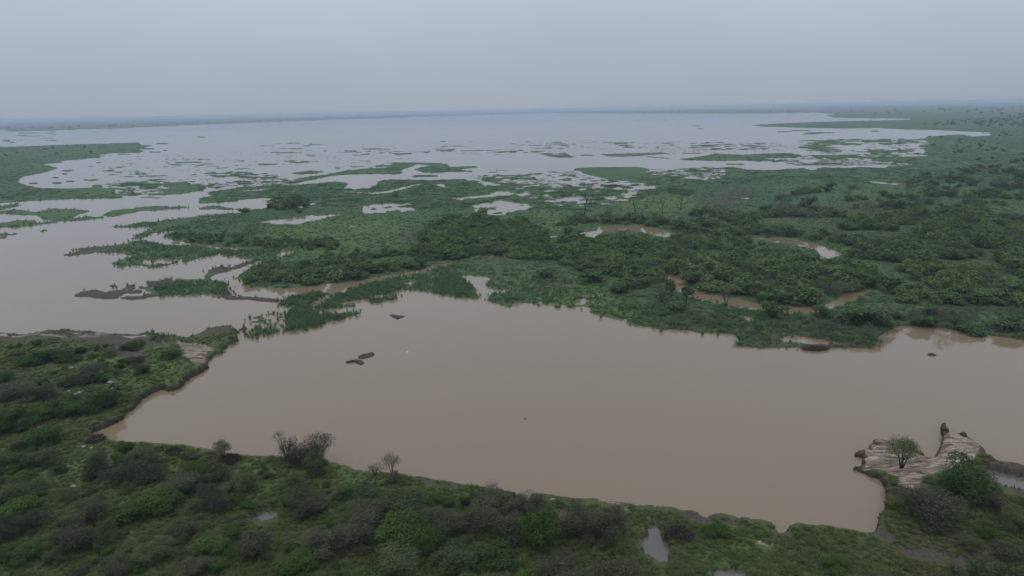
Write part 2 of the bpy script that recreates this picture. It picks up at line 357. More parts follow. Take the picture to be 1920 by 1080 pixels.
HARD.fill(LAND_NEAR); HARD.fill(MAINLAND)
for p in WATER_HOLES: HARD.fill(p, 0.0)
for p in ISLANDS: HARD.fill(p)
for p in WATER_HOLES[8:9] + WATER_HOLES[10:11] + WATER_HOLES[17:18]: HARD.fill(p, 0.0)
HARD.fill(ISLANDS[0])
for e in ISLETS: HARD.ellipse(*e)
HARD.blur(1.0, 0.62)
PLANTS = Raster(1, 0.0); WETS = Raster(1, 0.0)
for p, v in MINGLED:
    PLANTS.fill(p, v); WETS.fill(p, 1.0)
PLANTS.blur(9, 2.2); WETS.blur(6, 1.6)
INNER = Raster(1); INNER.fill(LAND_NEAR); INNER.fill(MAINLAND); INNER.blur(9, 5)
NEARB = Raster(1); NEARB.fill(LAND_NEAR); NEARB.blur(2.8, 2.0)
BANK = Raster(1, 0.28); BANK.fill(LAND_NEAR, 1.0)
BANK.fill([(1625,600),(1700,595),(1920,610),(2340,690),(2340,760),(1920,660),(1700,630),(1640,665)], 0.65)
BANK.fill([(1590,840),(1760,830),(1760,890),(1590,890)], 0.5)
BANK.blur(4, 3)
PUD = Raster(2)
for p in PUDDLES: PUD.fill(p)
PUD.blur(2.5, 1.6)
PUDW = Raster(1)
for p in PUDDLES: PUDW.fill(p)
PUDW.blur(9, 8)
def soft(polys, sx, sy):
    r = Raster(1)
    for p in polys: r.fill(p)
    return r.blur(sx, sy)
MARSH_R = Raster(1, 1.0); MARSH_R.fill(LAND_NEAR, 0.0); MARSH_R.fill([(780,440),(900,400),(1050,425),(1400,395),(2340,330),(2340,700),(1640,640),(1100,560),(960,520),(840,500)], 0.55); MARSH_R.fill([(1000,500),(1300,560),(1640,600),(2340,640),(2340,720),(1640,665),(1380,655),(1100,590),(960,550)], 0.45); MARSH_R.blur(8, 4)
SAND_R = soft(SANDY, 3.5, 2.5); MUD_R = soft(MUDDY, 6, 3); LAWN_R = soft(LAWNS, 22, 9); BROWN_R = soft(BROWN, 10, 5)

def field(X, Y, full=False):
    """Height of the terrain over the water level, and how firmly a point is on land (s > 0)."""
    px, py = survey(X, Y)
    wx = (fbm(px / 15, py / 6, 3, 3) - 0.5) * 7.0 + (vnoise(px / 4, py / 1.8, 9) - 0.5) * (2.6 + 2.2 * sstep(620, 720, py))
    wy = (fbm(px / 14, py / 5, 3, 5) - 0.5) * 2.8 + (vnoise(px / 3.5, py / 1.6, 12) - 0.5) * (1.0 + 2.0 * sstep(620, 720, py))
    k = 0.5 + 0.5 * sstep(240, 420, py)
    wy = wy * (0.25 + 0.75 * sstep(300, 480, py))
    sB = NEARB.at(px + wx * k, py + wy * k) - 0.5
    s = HARD.at(px + wx * k, py + wy * k) - 0.5
    rag = (fbm(px / 6, py / 1.6, 2, 25) - 0.5) * 0.42 + (vnoise(px / 2.6, py / 0.9, 27) - 0.5) * 0.34
    s = s + rag * (1 - sstep(560, 640, py)) * (np.abs(s) < 0.47)
    v = 70 * np.log(np.maximum(py - 170, 8.0))
    n = 0.45 * fbm(px / 13, v, 2, 21, 0.6) + 0.55 * fbm(px / 42, v * 1.05 + px * 0.01, 2, 29, 0.6)
    n = np.clip((n - 0.5) * 2.3 + 0.5, 0, 1)
    d = PLANTS.at(px, py) * (0.25 + 1.25 * sstep(0.3, 0.7, fbm(px / 70, py / 11, 2, 23))); w = WETS.at(px, py)
    mingled = (d - n) * 1.6
    s = np.where(w > 0.03, np.maximum(np.minimum(s, mingled + (1 - w) * 1.2), np.where(s < 0.0, mingled - (1 - w) * 0.6, -9.0)), s)
    s = np.clip(s, -0.5, 0.5)
    hb = BANK.at(px, py)
    inner = sstep(0.45, 1.0, INNER.at(px, py))
    near = sstep(560, 720, py)
    und = (fbm(X / 23, Y / 23, 2, 31) - 0.45) * (0.35 + 0.55 * near) + (fbm(X / 3.2, Y / 3.2, 2, 37) - 0.5) * (0.12 + 0.22 * near)
    lump = (fbm(X / 1.1, Y / 1.1, 2, 41) - 0.5) * 0.42 * near
    cut = np.where(py > 600, np.minimum(sstep(-0.04, 0.26, s), np.where(hb > 0.6, sstep(-0.06, 0.40, sB), 1.0)), sstep(-0.04, 0.26, s))
    cut = np.where((hb > 0.6) & (hb < 0.72), sstep(-0.04, 0.26, s), cut)
    z = np.where(s > 0, hb * cut + (und + 0.1) * inner * sstep(0.2, 0.5, s) + lump * sstep(0.05, 0.3, s), -0.6 * sstep(0.0, 0.35, -s))
    z = np.where(s > 0, np.maximum(z, 0.03 + s * 0.3), z)
    p = sstep(0.06, 0.42, PUD.at(px + wx * 1.6, py + wy * 2.2))
    led = np.clip(SAND_R.at(px, py) * 1.6 - 0.3, 0, 1) * near
    q = fbm(X / 7.5 + 3, Y / 1.6, 3, 57) * 6.0
    z = np.where(s > 0, z + led * ((np.floor(q) + sstep(0.72, 1.0, q - np.floor(q))) / 5.0 - 0.5) * 0.45 * sstep(0.05, 0.35, s), z)
    z = np.where(s > 0, np.maximum(z, 0.05), z)
    z = np.where((s > 0) & (hb > 0.8), np.maximum(z, 0.5 * sstep(0.2, 0.42, sB)), z)
    z = np.where(s > 0, z * (1 - p) + 0.2 * p, z)
    if not full:
        return z, s
    nn = fbm(X / 2.2, Y / 2.2, 3, 51)
    bank = np.maximum((1 - sstep(0.14, 0.34, s)) * sstep(0.3, 0.55, hb), (1 - sstep(0.33, 0.43, sB + (nn - 0.5) * 0.22)) * (hb > 0.42) * (py > 690) * (s > -0.3))
    ax = (fbm(px / 22, py / 11, 3, 91) - 0.5) * 34; ay = (fbm(px / 22, py / 11, 3, 95) - 0.5) * 16
    sand = np.clip(SAND_R.at(px + ax, py + ay), 0, 1)
    mud = np.clip(np.maximum(MUD_R.at(px + ax, py + ay) * 0.95, 0.75 * sstep(0.5, 0.98, p)), 0, 1)
    lawn = np.clip(LAWN_R.at(px, py) * 1.5, 0, 1)
    brown = np.clip(BROWN_R.at(px, py), 0, 1)
    shore = (1 - sstep(0.05, 0.4, s))
    marsh = np.clip(MARSH_R.at(px, py), 0, 1)
    return z, s, bank, sand, mud, lawn, brown, marsh
# ------------------------------------------------------------------ materials
def new_mat(name):
    m = bpy.data.materials.new(name)
    m.use_nodes = True
    t = m.node_tree
    t.nodes.clear()
    o = t.nodes.new('ShaderNodeOutputMaterial')
    return m, t, o

def N(t, kind, **kw):
    n = t.nodes.new(kind)
    for k, v in kw.items():
        n.inputs[k].default_value = v
    return n

def ramp(t, fac, stops):
    r = t.nodes.new('ShaderNodeValToRGB')
    e = r.color_ramp.elements
    while len(e) < len(stops): e.new(0.5)
    for k, (p, c) in enumerate(stops):
        e[k].position = p; e[k].color = (*c, 1) if len(c) == 3 else c
    t.links.new(fac, r.inputs['Fac'])
    return r.outputs['Color']

def mixc(t, fac, a, b, mode='MIX'):
    m = t.nodes.new('ShaderNodeMix')
    m.data_type = 'RGBA'; m.blend_type = mode
    for sock, v in ((m.inputs[0], fac), (m.inputs[6], a), (m.inputs[7], b)):
        if isinstance(v, (int, float)): sock.default_value = v
        elif isinstance(v, tuple): sock.default_value = (*v, 1)
        else: t.links.new(v, sock)
    return m.outputs[2]

def math_n(t, op, a, b=None, c=None):
    m = t.nodes.new('ShaderNodeMath'); m.operation = op
    for i, v in enumerate((a, b, c)):
        if v is None: continue
        if isinstance(v, (int, float)): m.inputs[i].default_value = v
        else: t.links.new(v, m.inputs[i])
    return m.outputs[0]

def attr(t, name, kind='GEOMETRY'):
    a = t.nodes.new('ShaderNodeAttribute'); a.attribute_name = name; a.attribute_type = kind
    return a.outputs['Fac']

def noise(t, scale, detail=3, rough=0.55, vec=None, sc=None):
    n = N(t, 'ShaderNodeTexNoise', Scale=scale, Detail=detail, Roughness=rough)
    if vec is not None:
        if sc is not None:
            mp = t.nodes.new('ShaderNodeMapping'); mp.inputs['Scale'].default_value = sc
            t.links.new(vec, mp.inputs['Vector']); vec = mp.outputs['Vector']
        t.links.new(vec, n.inputs['Vector'])
    return n.outputs['Fac']

# ground: grass, marsh plants, bare mud, pale silt
M_GROUND, t, o = new_mat('ground_cover')
co = t.nodes.new('ShaderNodeTexCoord').outputs['Object']
big = noise(t, 0.035, 4, 0.6, co)
mid = noise(t, 0.30, 4, 0.65, co)
fine = noise(t, 2.6, 4, 0.7, co)
g1 = ramp(t, big, [(0.35, (0.048, 0.068, 0.024)), (0.62, (0.080, 0.084, 0.036))])
g2 = ramp(t, mid, [(0.30, (0.036, 0.046, 0.020)), (0.52, (0.064, 0.078, 0.030)), (0.75, (0.098, 0.100, 0.052))])
g = mixc(t, 0.55, g1, g2)
marshc = ramp(t, mid, [(0.28, (0.036, 0.076, 0.033)), (0.55, (0.052, 0.100, 0.041)), (0.78, (0.070, 0.116, 0.050))])
wide = noise(t, 0.009, 5, 0.62, co, (1.0, 0.45, 1.0))
marshc = mixc(t, 0.75, marshc, ramp(t, wide, [(0.32, (0.62, 0.60, 0.66)), (0.5, (1.0, 1.0, 1.0)), (0.68, (1.35, 1.22, 1.05))]), 'MULTIPLY')
g = mixc(t, math_n(t, 'MULTIPLY', attr(t, 'marsh'), 0.85), g, marshc)
lawnc = ramp(t, mid, [(0.3, (0.056, 0.092, 0.026)), (0.7, (0.086, 0.128, 0.038))])
g = mixc(t, math_n(t, 'MULTIPLY', attr(t, 'lawn'), 0.85), g, lawnc)
brf = math_n(t, 'MULTIPLY', attr(t, 'brown'), math_n(t, 'MULTIPLY', mid, 1.5))
g = mixc(t, brf, g, (0.062, 0.052, 0.034))
g = mixc(t, 0.45, g, ramp(t, fine, [(0.25, (0.35, 0.35, 0.35)), (0.75, (1.55, 1.55, 1.5))]), 'MULTIPLY')
mudc = ramp(t, fine, [(0.3, (0.036, 0.030, 0.021)), (0.7, (0.090, 0.075, 0.055))])
mf = math_n(t, 'SUBTRACT', math_n(t, 'ADD', attr(t, 'mud'), math_n(t, 'MULTIPLY', mid, 0.9)), 0.75)
mf = math_n(t, 'MULTIPLY', mf, 3.2); mf.node.use_clamp = True
g = mixc(t, mf, g, mudc)
strat = noise(t, 1.3, 5, 0.72, co, (0.22, 1.25, 1.0))
strat.node.inputs['Distortion'].default_value = 0.8
sandc = ramp(t, strat, [(0.38, (0.056, 0.042, 0.032)), (0.51, (0.195, 0.148, 0.108)), (0.72, (0.46, 0.380, 0.290))])
patch = noise(t, 0.55, 4, 0.65, co, (0.6, 1.2, 1.0))
sf = math_n(t, 'SUBTRACT', math_n(t, 'ADD', math_n(t, 'MULTIPLY', attr(t, 'sand'), 0.85), math_n(t, 'MULTIPLY', math_n(t, 'ADD', strat, patch), 0.75)), 1.12)
sf = math_n(t, 'MULTIPLY', sf, 3.5); sf.node.use_clamp = True
g = mixc(t, sf, g, sandc)
bankc = ramp(t, fine, [(0.3, (0.026, 0.019, 0.014)), (0.72, (0.062, 0.046, 0.034))])
bf = math_n(t, 'MULTIPLY', attr(t, 'bank'), 1.0); bf.node.use_clamp = True
g = mixc(t, bf, g, bankc)
b = N(t, 'ShaderNodeBsdfPrincipled', Roughness=0.95)
b.inputs['Specular IOR Level'].default_value = 0.15
t.links.new(g, b.inputs['Base Color'])
bp = N(t, 'ShaderNodeBump', Strength=0.8, Distance=0.25)
t.links.new(math_n(t, 'ADD', math_n(t, 'MULTIPLY', fine, 0.6), mid), bp.inputs['Height'])
t.links.new(bp.outputs[0], b.inputs['Normal'])
t.links.new(b.outputs[0], o.inputs['Surface'])

def water_mat(name, c0, c1, rough):
    m, t, o = new_mat(name)
    co = t.nodes.new('ShaderNodeTexCoord').outputs['Object']
    n = noise(t, 0.006, 3, 0.5, co)
    b = N(t, 'ShaderNodeBsdfPrincipled', Roughness=rough, IOR=1.33)
    t.links.new(ramp(t, n, [(0.3, c0), (0.7, c1)]), b.inputs['Base Color'])
    bp = N(t, 'ShaderNodeBump', Strength=0.035, Distance=0.05)
    t.links.new(noise(t, 0.9, 2, 0.5, co, (1, 0.5, 1)), bp.inputs['Height'])
    t.links.new(bp.outputs[0], b.inputs['Normal'])
    t.links.new(b.outputs[0], o.inputs['Surface'])
    return m
M_WATER = water_mat('silty_water', (0.184, 0.131, 0.080), (0.172, 0.124, 0.078), 0.07)
M_PUDDLE = water_mat('puddle_water', (0.085, 0.075, 0.062), (0.115, 0.10, 0.082), 0.09)

def foliage_mat(name, dark, light, trans=0.22, island=0.5):
    m, t, o = new_mat(name)
    geo = t.nodes.new('ShaderNodeNewGeometry').outputs['Random Per Island']
    oi = t.nodes.new('ShaderNodeObjectInfo').outputs['Random']
    f = math_n(t, 'ADD', math_n(t, 'MULTIPLY', geo, island), math_n(t, 'MULTIPLY', oi, 1 - island))
    c = ramp(t, f, [(0.05, dark), (0.95, light)])
    d = t.nodes.new('ShaderNodeBsdfDiffuse'); tr = t.nodes.new('ShaderNodeBsdfTranslucent')
    mx = t.nodes.new('ShaderNodeMixShader'); mx.inputs[0].default_value = trans
    t.links.new(c, d.inputs['Color']); t.links.new(c, tr.inputs['Color'])
    t.links.new(d.outputs[0], mx.inputs[1]); t.links.new(tr.outputs[0], mx.inputs[2])
    t.links.new(mx.outputs[0], o.inputs['Surface'])
    return m
M_THORN = foliage_mat('thorn_foliage', (0.058, 0.062, 0.040), (0.124, 0.128, 0.080), 0.3)
M_OLIVE = foliage_mat('olive_foliage', (0.052, 0.070, 0.032), (0.115, 0.135, 0.064), 0.2)
M_LEAFY = foliage_mat('leafy_foliage', (0.040, 0.072, 0.018), (0.086, 0.126, 0.036), 0.25)
M_DARK = foliage_mat('dark_foliage', (0.030, 0.056, 0.018), (0.066, 0.100, 0.034), 0.2)
M_MIDG = foliage_mat('thicket_foliage', (0.058, 0.103, 0.036), (0.150, 0.206, 0.076), 0.34, 0.35)
M_MIDD = foliage_mat('dark_thicket_foliage', (0.053, 0.090, 0.038), (0.114, 0.158, 0.071), 0.34, 0.4)
M_MIDB = foliage_mat('grey_thicket_foliage', (0.062, 0.070, 0.048), (0.124, 0.134, 0.092), 0.25, 0.4)
M_GRASS = foliage_mat('grass_blades', (0.064, 0.086, 0.028), (0.132, 0.152, 0.056), 0.35, 0.45)
M_MARSHG = foliage_mat('marsh_grass_blades', (0.066, 0.120, 0.050), (0.122, 0.188, 0.084), 0.45, 0.5)
M_ACACIA = foliage_mat('feathery_foliage', (0.066, 0.088, 0.036), (0.138, 0.166, 0.074), 0.25)
M_REED = foliage_mat('reed_blades', (0.074, 0.128, 0.054), (0.146, 0.214, 0.096), 0.5, 0.5)
M_TWIG = foliage_mat('bare_twigs', (0.034, 0.029, 0.023), (0.084, 0.070, 0.056), 0.0)
M_BRUSH = foliage_mat('dead_brush', (0.027, 0.021, 0.018), (0.080, 0.063, 0.052), 0.0)
M_PALETWIG = foliage_mat('bleached_twigs', (0.14, 0.125, 0.105), (0.30, 0.275, 0.24), 0.0)

def plain(name, c0, c1, scale=6.0, rough=0.9):
    m, t, o = new_mat(name)
    co = t.nodes.new('ShaderNodeTexCoord').outputs['Object']
    n = noise(t, scale, 4, 0.65, co)
    b = N(t, 'ShaderNodeBsdfPrincipled', Roughness=rough)
    b.inputs['Specular IOR Level'].default_value = 0.2
    t.links.new(ramp(t, n, [(0.3, c0), (0.7, c1)]), b.inputs['Base Color'])
    bp = N(t, 'ShaderNodeBump', Strength=0.5, Distance=0.03)
    t.links.new(n, bp.inputs['Height']); t.links.new(bp.outputs[0], b.inputs['Normal'])
    t.links.new(b.outputs[0], o.inputs['Surface'])
    return m
M_BARK = plain('bark', (0.030, 0.024, 0.020), (0.070, 0.056, 0.046))
M_DEADWOOD = plain('dead_wood', (0.022, 0.021, 0.022), (0.055, 0.050, 0.048))
M_MAT = plain('floating_weed', (0.022, 0.022, 0.016), (0.060, 0.056, 0.040), 2.0)
M_ROCK = plain('pale_rock', (0.12, 0.11, 0.10), (0.30, 0.28, 0.25), 3.0)
M_SOIL = plain('wet_soil', (0.024, 0.018, 0.014), (0.070, 0.052, 0.040), 2.5)
M_KITE = plain('brown_feathers', (0.020, 0.016, 0.013), (0.045, 0.036, 0.028), 8.0)
M_EGRET = plain('white_feathers', (0.74, 0.74, 0.72), (0.82, 0.82, 0.80), 8.0)

# ------------------------------------------------------------------ mesh helpers
def mesh_np(name, V, F, mat, smooth=False):
    """V (n,3), F (m,3|4) -> mesh datablock."""
    V = np.asarray(V, np.float32); F = np.asarray(F, np.int32)
    me = bpy.data.meshes.new(name)
    me.vertices.add(len(V)); me.vertices.foreach_set('co', V.ravel())
    k = F.shape[1]
    me.loops.add(F.size); me.loops.foreach_set('vertex_index', F.ravel())
    me.polygons.add(len(F)); me.polygons.foreach_set('loop_start', np.arange(0, F.size, k, dtype=np.int32))
    if smooth: me.polygons.foreach_set('use_smooth', np.ones(len(F), bool))
    me.materials.append(mat)
    me.update(calc_edges=True); me.validate()
    return me

def link(name, me, parent=None):
    o = bpy.data.objects.new(name, me); COL.objects.link(o)
    if parent is not None: o.parent = parent
    return o

def tag(o, label=None, cat=None, group=None, kind=None):
    if label: o['label'] = label
    if cat: o['category'] = cat
    if group: o['group'] = group
    if kind: o['kind'] = kind
    return o

def empty(name, loc=(0, 0, 0)):
    o = bpy.data.objects.new(name, None); COL.objects.link(o)
    o.location = loc; o.empty_display_size = 0.3
    return o

class Tubes:
    """Tapered, slightly crooked limbs joined in one mesh."""
    def __init__(self): self.V = []; self.F = []
    def add(self, pts, radii, n=5):
        pts = [np.array(p, float) for p in pts]
        base = len(self.V)
        for i, p in enumerate(pts):
            d = pts[min(i + 1, len(pts) - 1)] - pts[max(i - 1, 0)]
            d = d / (np.linalg.norm(d) + 1e-9)
            u = np.cross(d, (0.31, 0.95, 0.05)); u /= (np.linalg.norm(u) + 1e-9)
            v = np.cross(d, u)
            for k in range(n):
                a = 2 * PI * k / n
                self.V.append(p + radii[i] * (math.cos(a) * u + math.sin(a) * v))
        for i in range(len(pts) - 1):
            for k in range(n):
                a = base + i * n + k; b = base + i * n + (k + 1) % n
                self.F.append((a, b, b + n)); self.F.append((a, b + n, a + n))
        top = base + (len(pts) - 1) * n
        for k in range(1, n - 1):
            self.F.append((top, top + k, top + k + 1)); self.F.append((base, base + k + 1, base + k))
    def mesh(self, name, mat): return mesh_np(name, self.V, self.F, mat, True)

def unit(v): return v / (np.linalg.norm(v, axis=-1, keepdims=True) + 1e-9)

def faced(rng, C, Nm, length, width):
    """Leaf-sized diamonds at C that face along Nm."""
    A = unit(np.cross(Nm, rng.normal(size=(len(C), 3)))); Bv = np.cross(Nm, A)
    L = length[:, None] * 0.5; W = width[:, None] * 0.5
    V = np.stack([C - A * L, C + Bv * W, C + A * L, C - Bv * W], 1).reshape(-1, 3)
    return V, np.arange(len(C) * 4).reshape(len(C), 4)

def leaves(rng, C, A, length, width):
    """Leaf-sized diamonds at C along A."""
    n = len(C)
    Bv = unit(np.cross(A, rng.normal(size=(n, 3))))
    L = length[:, None] * 0.5; W = width[:, None] * 0.5
    V = np.stack([C - A * L, C + Bv * W, C + A * L, C - Bv * W], 1).reshape(-1, 3)
    F = np.arange(n * 4).reshape(n, 4)
    return V, F

def crown_points(rng, n, lobes, shell=(0.6, 1.0)):
    cs = np.array([l[:3] for l in lobes]); rs = np.array([l[3] for l in lobes])
    pick = rng.choice(len(lobes), n, p=rs ** 2 / (rs ** 2).sum())
    d = unit(rng.normal(size=(n, 3)) + np.array([0, 0, 0.25]))
    r = rs[pick] * rng.uniform(shell[0], shell[1], n) ** 0.7
    lump = 0.82 + 0.36 * vnoise(d[:, 0] * 3 + pick * 7.7, d[:, 1] * 3 + d[:, 2] * 2.3, 5)
    P = cs[pick] + d * (r * lump)[:, None]
    P[:, 2] = np.abs(P[:, 2] - 0.03) + 0.03
    return P, d

def dome_lobes(rng, k, flat=0.5):
    L = [(rng.uniform(-0.08, 0.08), rng.uniform(-0.08, 0.08), 0.38, 0.27)]
    for i in range(k):
        a = 2 * PI * i / k + rng.uniform(-0.5, 0.5); r = rng.uniform(0.14, 0.36)
        L.append((r * math.cos(a), r * math.sin(a), rng.uniform(0.14, 0.70), rng.uniform(0.11, 0.25)))
    return L

def fit(V):
    lo, hi = np.percentile(V, 1, 0), np.percentile(V, 99, 0)
    V = V.copy()
    V[:, 0] = (V[:, 0] - (lo[0] + hi[0]) / 2) / (hi[0] - lo[0]); V[:, 1] = (V[:, 1] - (lo[1] + hi[1]) / 2) / (hi[1] - lo[1])
    V[:, 2] /= hi[2]
    return V

def crown_mesh(name, seed, style, n, mat, lobes=None):
    rng = np.random.default_rng(seed)
    lobes = lobes or dome_lobes(rng, rng.integers(6, 11))
    if style == 'thorn':           # feathery scrub: fine sprays over a loose inner mass
        P, d = crown_points(rng, n, lobes, (0.25, 1.14))
        A = unit(d * 0.8 + rng.normal(size=(n, 3)) * 0.55 + np.array([0, 0, 0.35]))
        V1, F1 = leaves(rng, P, A, rng.uniform(0.04, 0.11, n), rng.uniform(0.006, 0.014, n))
        m = n // 4
        P, d = crown_points(rng, m, lobes, (0.15, 0.86))
        V2, F2 = faced(rng, P, unit(d + rng.normal(size=(m, 3)) * 0.5 + np.array([0, 0, 0.3])), rng.uniform(0.03, 0.06, m), rng.uniform(0.018, 0.034, m))
        V = np.concatenate([V1, V2]); F = np.concatenate([F1, F2 + len(V1)])
    else:
        s = {'leafy': 0.74, 'mid': 2.2, 'far': 3.4}[style]
        P, d = crown_points(rng, n, lobes, (0.45, 1.03))
        A = unit(d + rng.normal(size=(n, 3)) * 0.5 + np.array([0, 0, 0.25]))
        V, F = faced(rng, P, A, rng.uniform(0.04, 0.075, n) * s, rng.uniform(0.022, 0.042, n) * s)
    V = fit(V)
    V[:, 2] = np.maximum(V[:, 2], 0.0)
    return mesh_np(name, V, F, mat)

def stems_mesh(name, seed, mat, k=4, r=0.022, top=0.62, spread=0.24):
    rng = np.random.default_rng(seed); T = Tubes()
    for i in range(k):
        a = 2 * PI * i / k + rng.uniform(-0.5, 0.5); rr = rng.uniform(0.4, 1.0) * spread
        p1 = (rr * 0.45 * math.cos(a), rr * 0.45 * math.sin(a), top * 0.45)
        p2 = (rr * math.cos(a), rr * math.sin(a), top * rng.uniform(0.8, 1.05))
        T.add([(0.02 * math.cos(a), 0.02 * math.sin(a), -0.03), p1, p2], [r, r * 0.7, r * 0.25], 5)
        for j in range(2):
            b = a + rng.uniform(-1, 1)
            T.add([p1, (p1[0] + 0.18 * math.cos(b), p1[1] + 0.18 * math.sin(b), p1[2] + 0.22)], [r * 0.5, r * 0.18], 4)
    return T.mesh(name, mat)

def airy(name, seed, mat, n=1500, lobes=None, lw=(0.05, 0.15), ww=(0.005, 0.012)):
    """A see-through crown of bare twigs."""
    rng = np.random.default_rng(seed)
    lobes = lobes or [(0, 0, 0.66, 0.27)] + [(0.25 * math.cos(a), 0.25 * math.sin(a), 0.56 + 0.1 * math.sin(2 * a + seed), 0.21) for a in np.linspace(0, 6.28, 7)[:-1]]
    P, d = crown_points(rng, n, lobes, (0.25, 1.05))
    A = unit(d * 0.7 + rng.normal(size=(n, 3)) * 0.7 + np.array([0, 0, 0.25]))
    V, F = leaves(rng, P, A, rng.uniform(*lw, n), rng.uniform(*ww, n))
    return mesh_np(name, fit(V), F, mat)

def branchy(name_trunk, name_twigs, seed, mat_trunk, mat_twig, levels=4, spread=0.7, trunk_h=0.3, twig_n=5, lean=0.0, crown_flat=1.0, r0=0.035, kids=(2, 4)):
    """A leafless tree: forking limbs and a haze of fine twigs."""
    rng = np.random.default_rng(seed); T = Tubes(); C = []; A = []; LN = []
    def grow(p, d, ln, r, lv):
        q = p + d * ln
        mid = (p + q) / 2 + rng.normal(size=3) * ln * 0.07
        T.add([p, mid, q], [r, r * 0.82, r * 0.62], 5 if lv < 2 else 3)
        if lv >= 2:
            for _ in range(twig_n):
                f = rng.uniform(0.2, 1.05)
                a = unit(d + rng.normal(size=3) * 0.75)
                L = ln * rng.uniform(0.5, 0.95)
                C.append(p + (q - p) * f + a * L * 0.5); A.append(a); LN.append(L)
        if lv >= levels: return
        for _ in range(rng.integers(kids[0], kids[1] + 1)):
            nd = d + rng.normal(size=3) * spread * np.array([1, 1, 0.6 * crown_flat]) + np.array([0, 0, 0.12])
            grow(q, unit(nd), ln * rng.uniform(0.66, 0.88), r * 0.6, lv + 1)
    grow(np.array([0, 0, -0.04]), unit(np.array([lean, 0.05, 1.0])), trunk_h, r0, 0)
    C = np.array(C); A = np.array(A); LN = np.array(LN)
    V, F = leaves(rng, C, A, LN, LN * 0.034 + 0.0015)
    TV = np.array(T.V)
    hi = np.concatenate([TV, V]); h = np.percentile(hi[:, 2], 99); w = np.percentile(hi[:, 0], 98) - np.percentile(hi[:, 0], 2)
    sc = np.array([1 / w, 1 / w, 1 / h])
    T.V = list(TV * sc)
    return T.mesh(name_trunk, mat_trunk), mesh_np(name_twigs, V * sc, F, mat_twig)
# ------------------------------------------------------------------ ground, water, haze
def build_ground():
    t = np.concatenate([np.geomspace(CAM_H / 40000, 0.0035, 24)[:-1], np.arange(0.0035, 0.19, 0.0005), np.arange(0.19, 0.76, 0.00125), np.arange(0.76, 1.12, 0.004)])
    a = np.arange(-1.08, 1.0801, 0.0017)
    Yr = CAM_H / t
    X = Yr[:, None] * a[None, :]; Y = np.repeat(Yr[:, None], len(a), 1)
    z, s, bank, sand, mud, lawn, brown, marsh = field(X, Y, True)
    nr, nc = z.shape
    keep = z > -0.12
    kf = keep[:-1, :-1] | keep[1:, :-1] | keep[:-1, 1:] | keep[1:, 1:]
    r, c = np.nonzero(kf)
    i = r * nc + c
    F = np.stack([i, i + nc, i + nc + 1, i + 1], 1)       # rows run from far to near
    used = np.zeros(nr * nc, bool); used[F.ravel()] = True
    remap = np.cumsum(used) - 1
    V = np.stack([X, Y, z], -1).reshape(-1, 3)[used]
    me = mesh_np('ground', V, remap[F][:, ::-1] if False else remap[F], M_GROUND, True)
    for nm, arr in (('bank', bank), ('sand', sand), ('mud', mud), ('lawn', lawn), ('brown', brown), ('marsh', marsh)):
        at = me.attributes.new(nm, 'FLOAT', 'POINT')
        at.data.foreach_set('value', np.asarray(arr, np.float32).reshape(-1)[used])
    print('ground faces', len(F))
    return tag(link('ground', me), kind='structure')
build_ground()

R = 42000.0
me = mesh_np('lake', [(-R, -400, 0), (R, -400, 0), (R, R, 0), (-R, R, 0)], [(0, 1, 2, 3)], M_WATER)
tag(link('lake', me), kind='structure')
me = mesh_np('lake_bed', [(-R, -400, -0.9), (R, -400, -0.9), (R, R, -0.9), (-R, R, -0.9)], [(0, 1, 2, 3)], M_SOIL)
tag(link('lake_bed', me), kind='structure')

for P in PUDDLES:
    c = np.mean(P, 0)
    lo, hi = np.min(P, 0), np.max(P, 0); c = (lo + hi) / 2; e = (hi - lo) / 2 * 1.42 + 3
    pts = [to_ground(c[0] + e[0] * math.cos(a), c[1] + e[1] * math.sin(a), 0.34) for a in np.linspace(0, 2 * PI, 25)[:-1]]
    bm = bmesh.new()
    f = bm.faces.new([bm.verts.new(p) for p in pts])
    if f.normal.z < 0 or True:
        f.normal_update()
        if f.normal.z < 0: f.normal_flip()
    bmesh.ops.triangulate(bm, faces=bm.faces[:])
    me = bpy.data.meshes.new('puddle'); bm.to_mesh(me); bm.free(); me.materials.append(M_PUDDLE)
    tag(link('puddle', me), kind='structure')

HAZE = dict(density=1.65e-4, color=(0.57, 0.67, 0.81, 1))
m, t, o = new_mat('haze_air')
v = t.nodes.new('ShaderNodeVolumePrincipled')
v.inputs['Density'].default_value = HAZE['density']
v.inputs['Color'].default_value = HAZE['color']
t.links.new(v.outputs[0], o.inputs['Volume'])
bm = bmesh.new()
bmesh.ops.create_cube(bm, size=1.0)
me = bpy.data.meshes.new('haze')
x0, x1, y0, y1, z0, z1 = -44000, 44000, -600, 44000, -1.9, 52.0
for vv in bm.verts:
    vv.co = ((x0 + x1) / 2 + vv.co.x * (x1 - x0), (y0 + y1) / 2 + vv.co.y * (y1 - y0), (z0 + z1) / 2 + vv.co.z * (z1 - z0))
bm.to_mesh(me); bm.free(); me.materials.append(m)
tag(link('haze', me), kind='stuff')

# ------------------------------------------------------------------ plants: one of each kind
def ground_z(x, y):
    z, s = field(np.array([float(x)]), np.array([float(y)]))
    return float(z[0]), float(s[0])

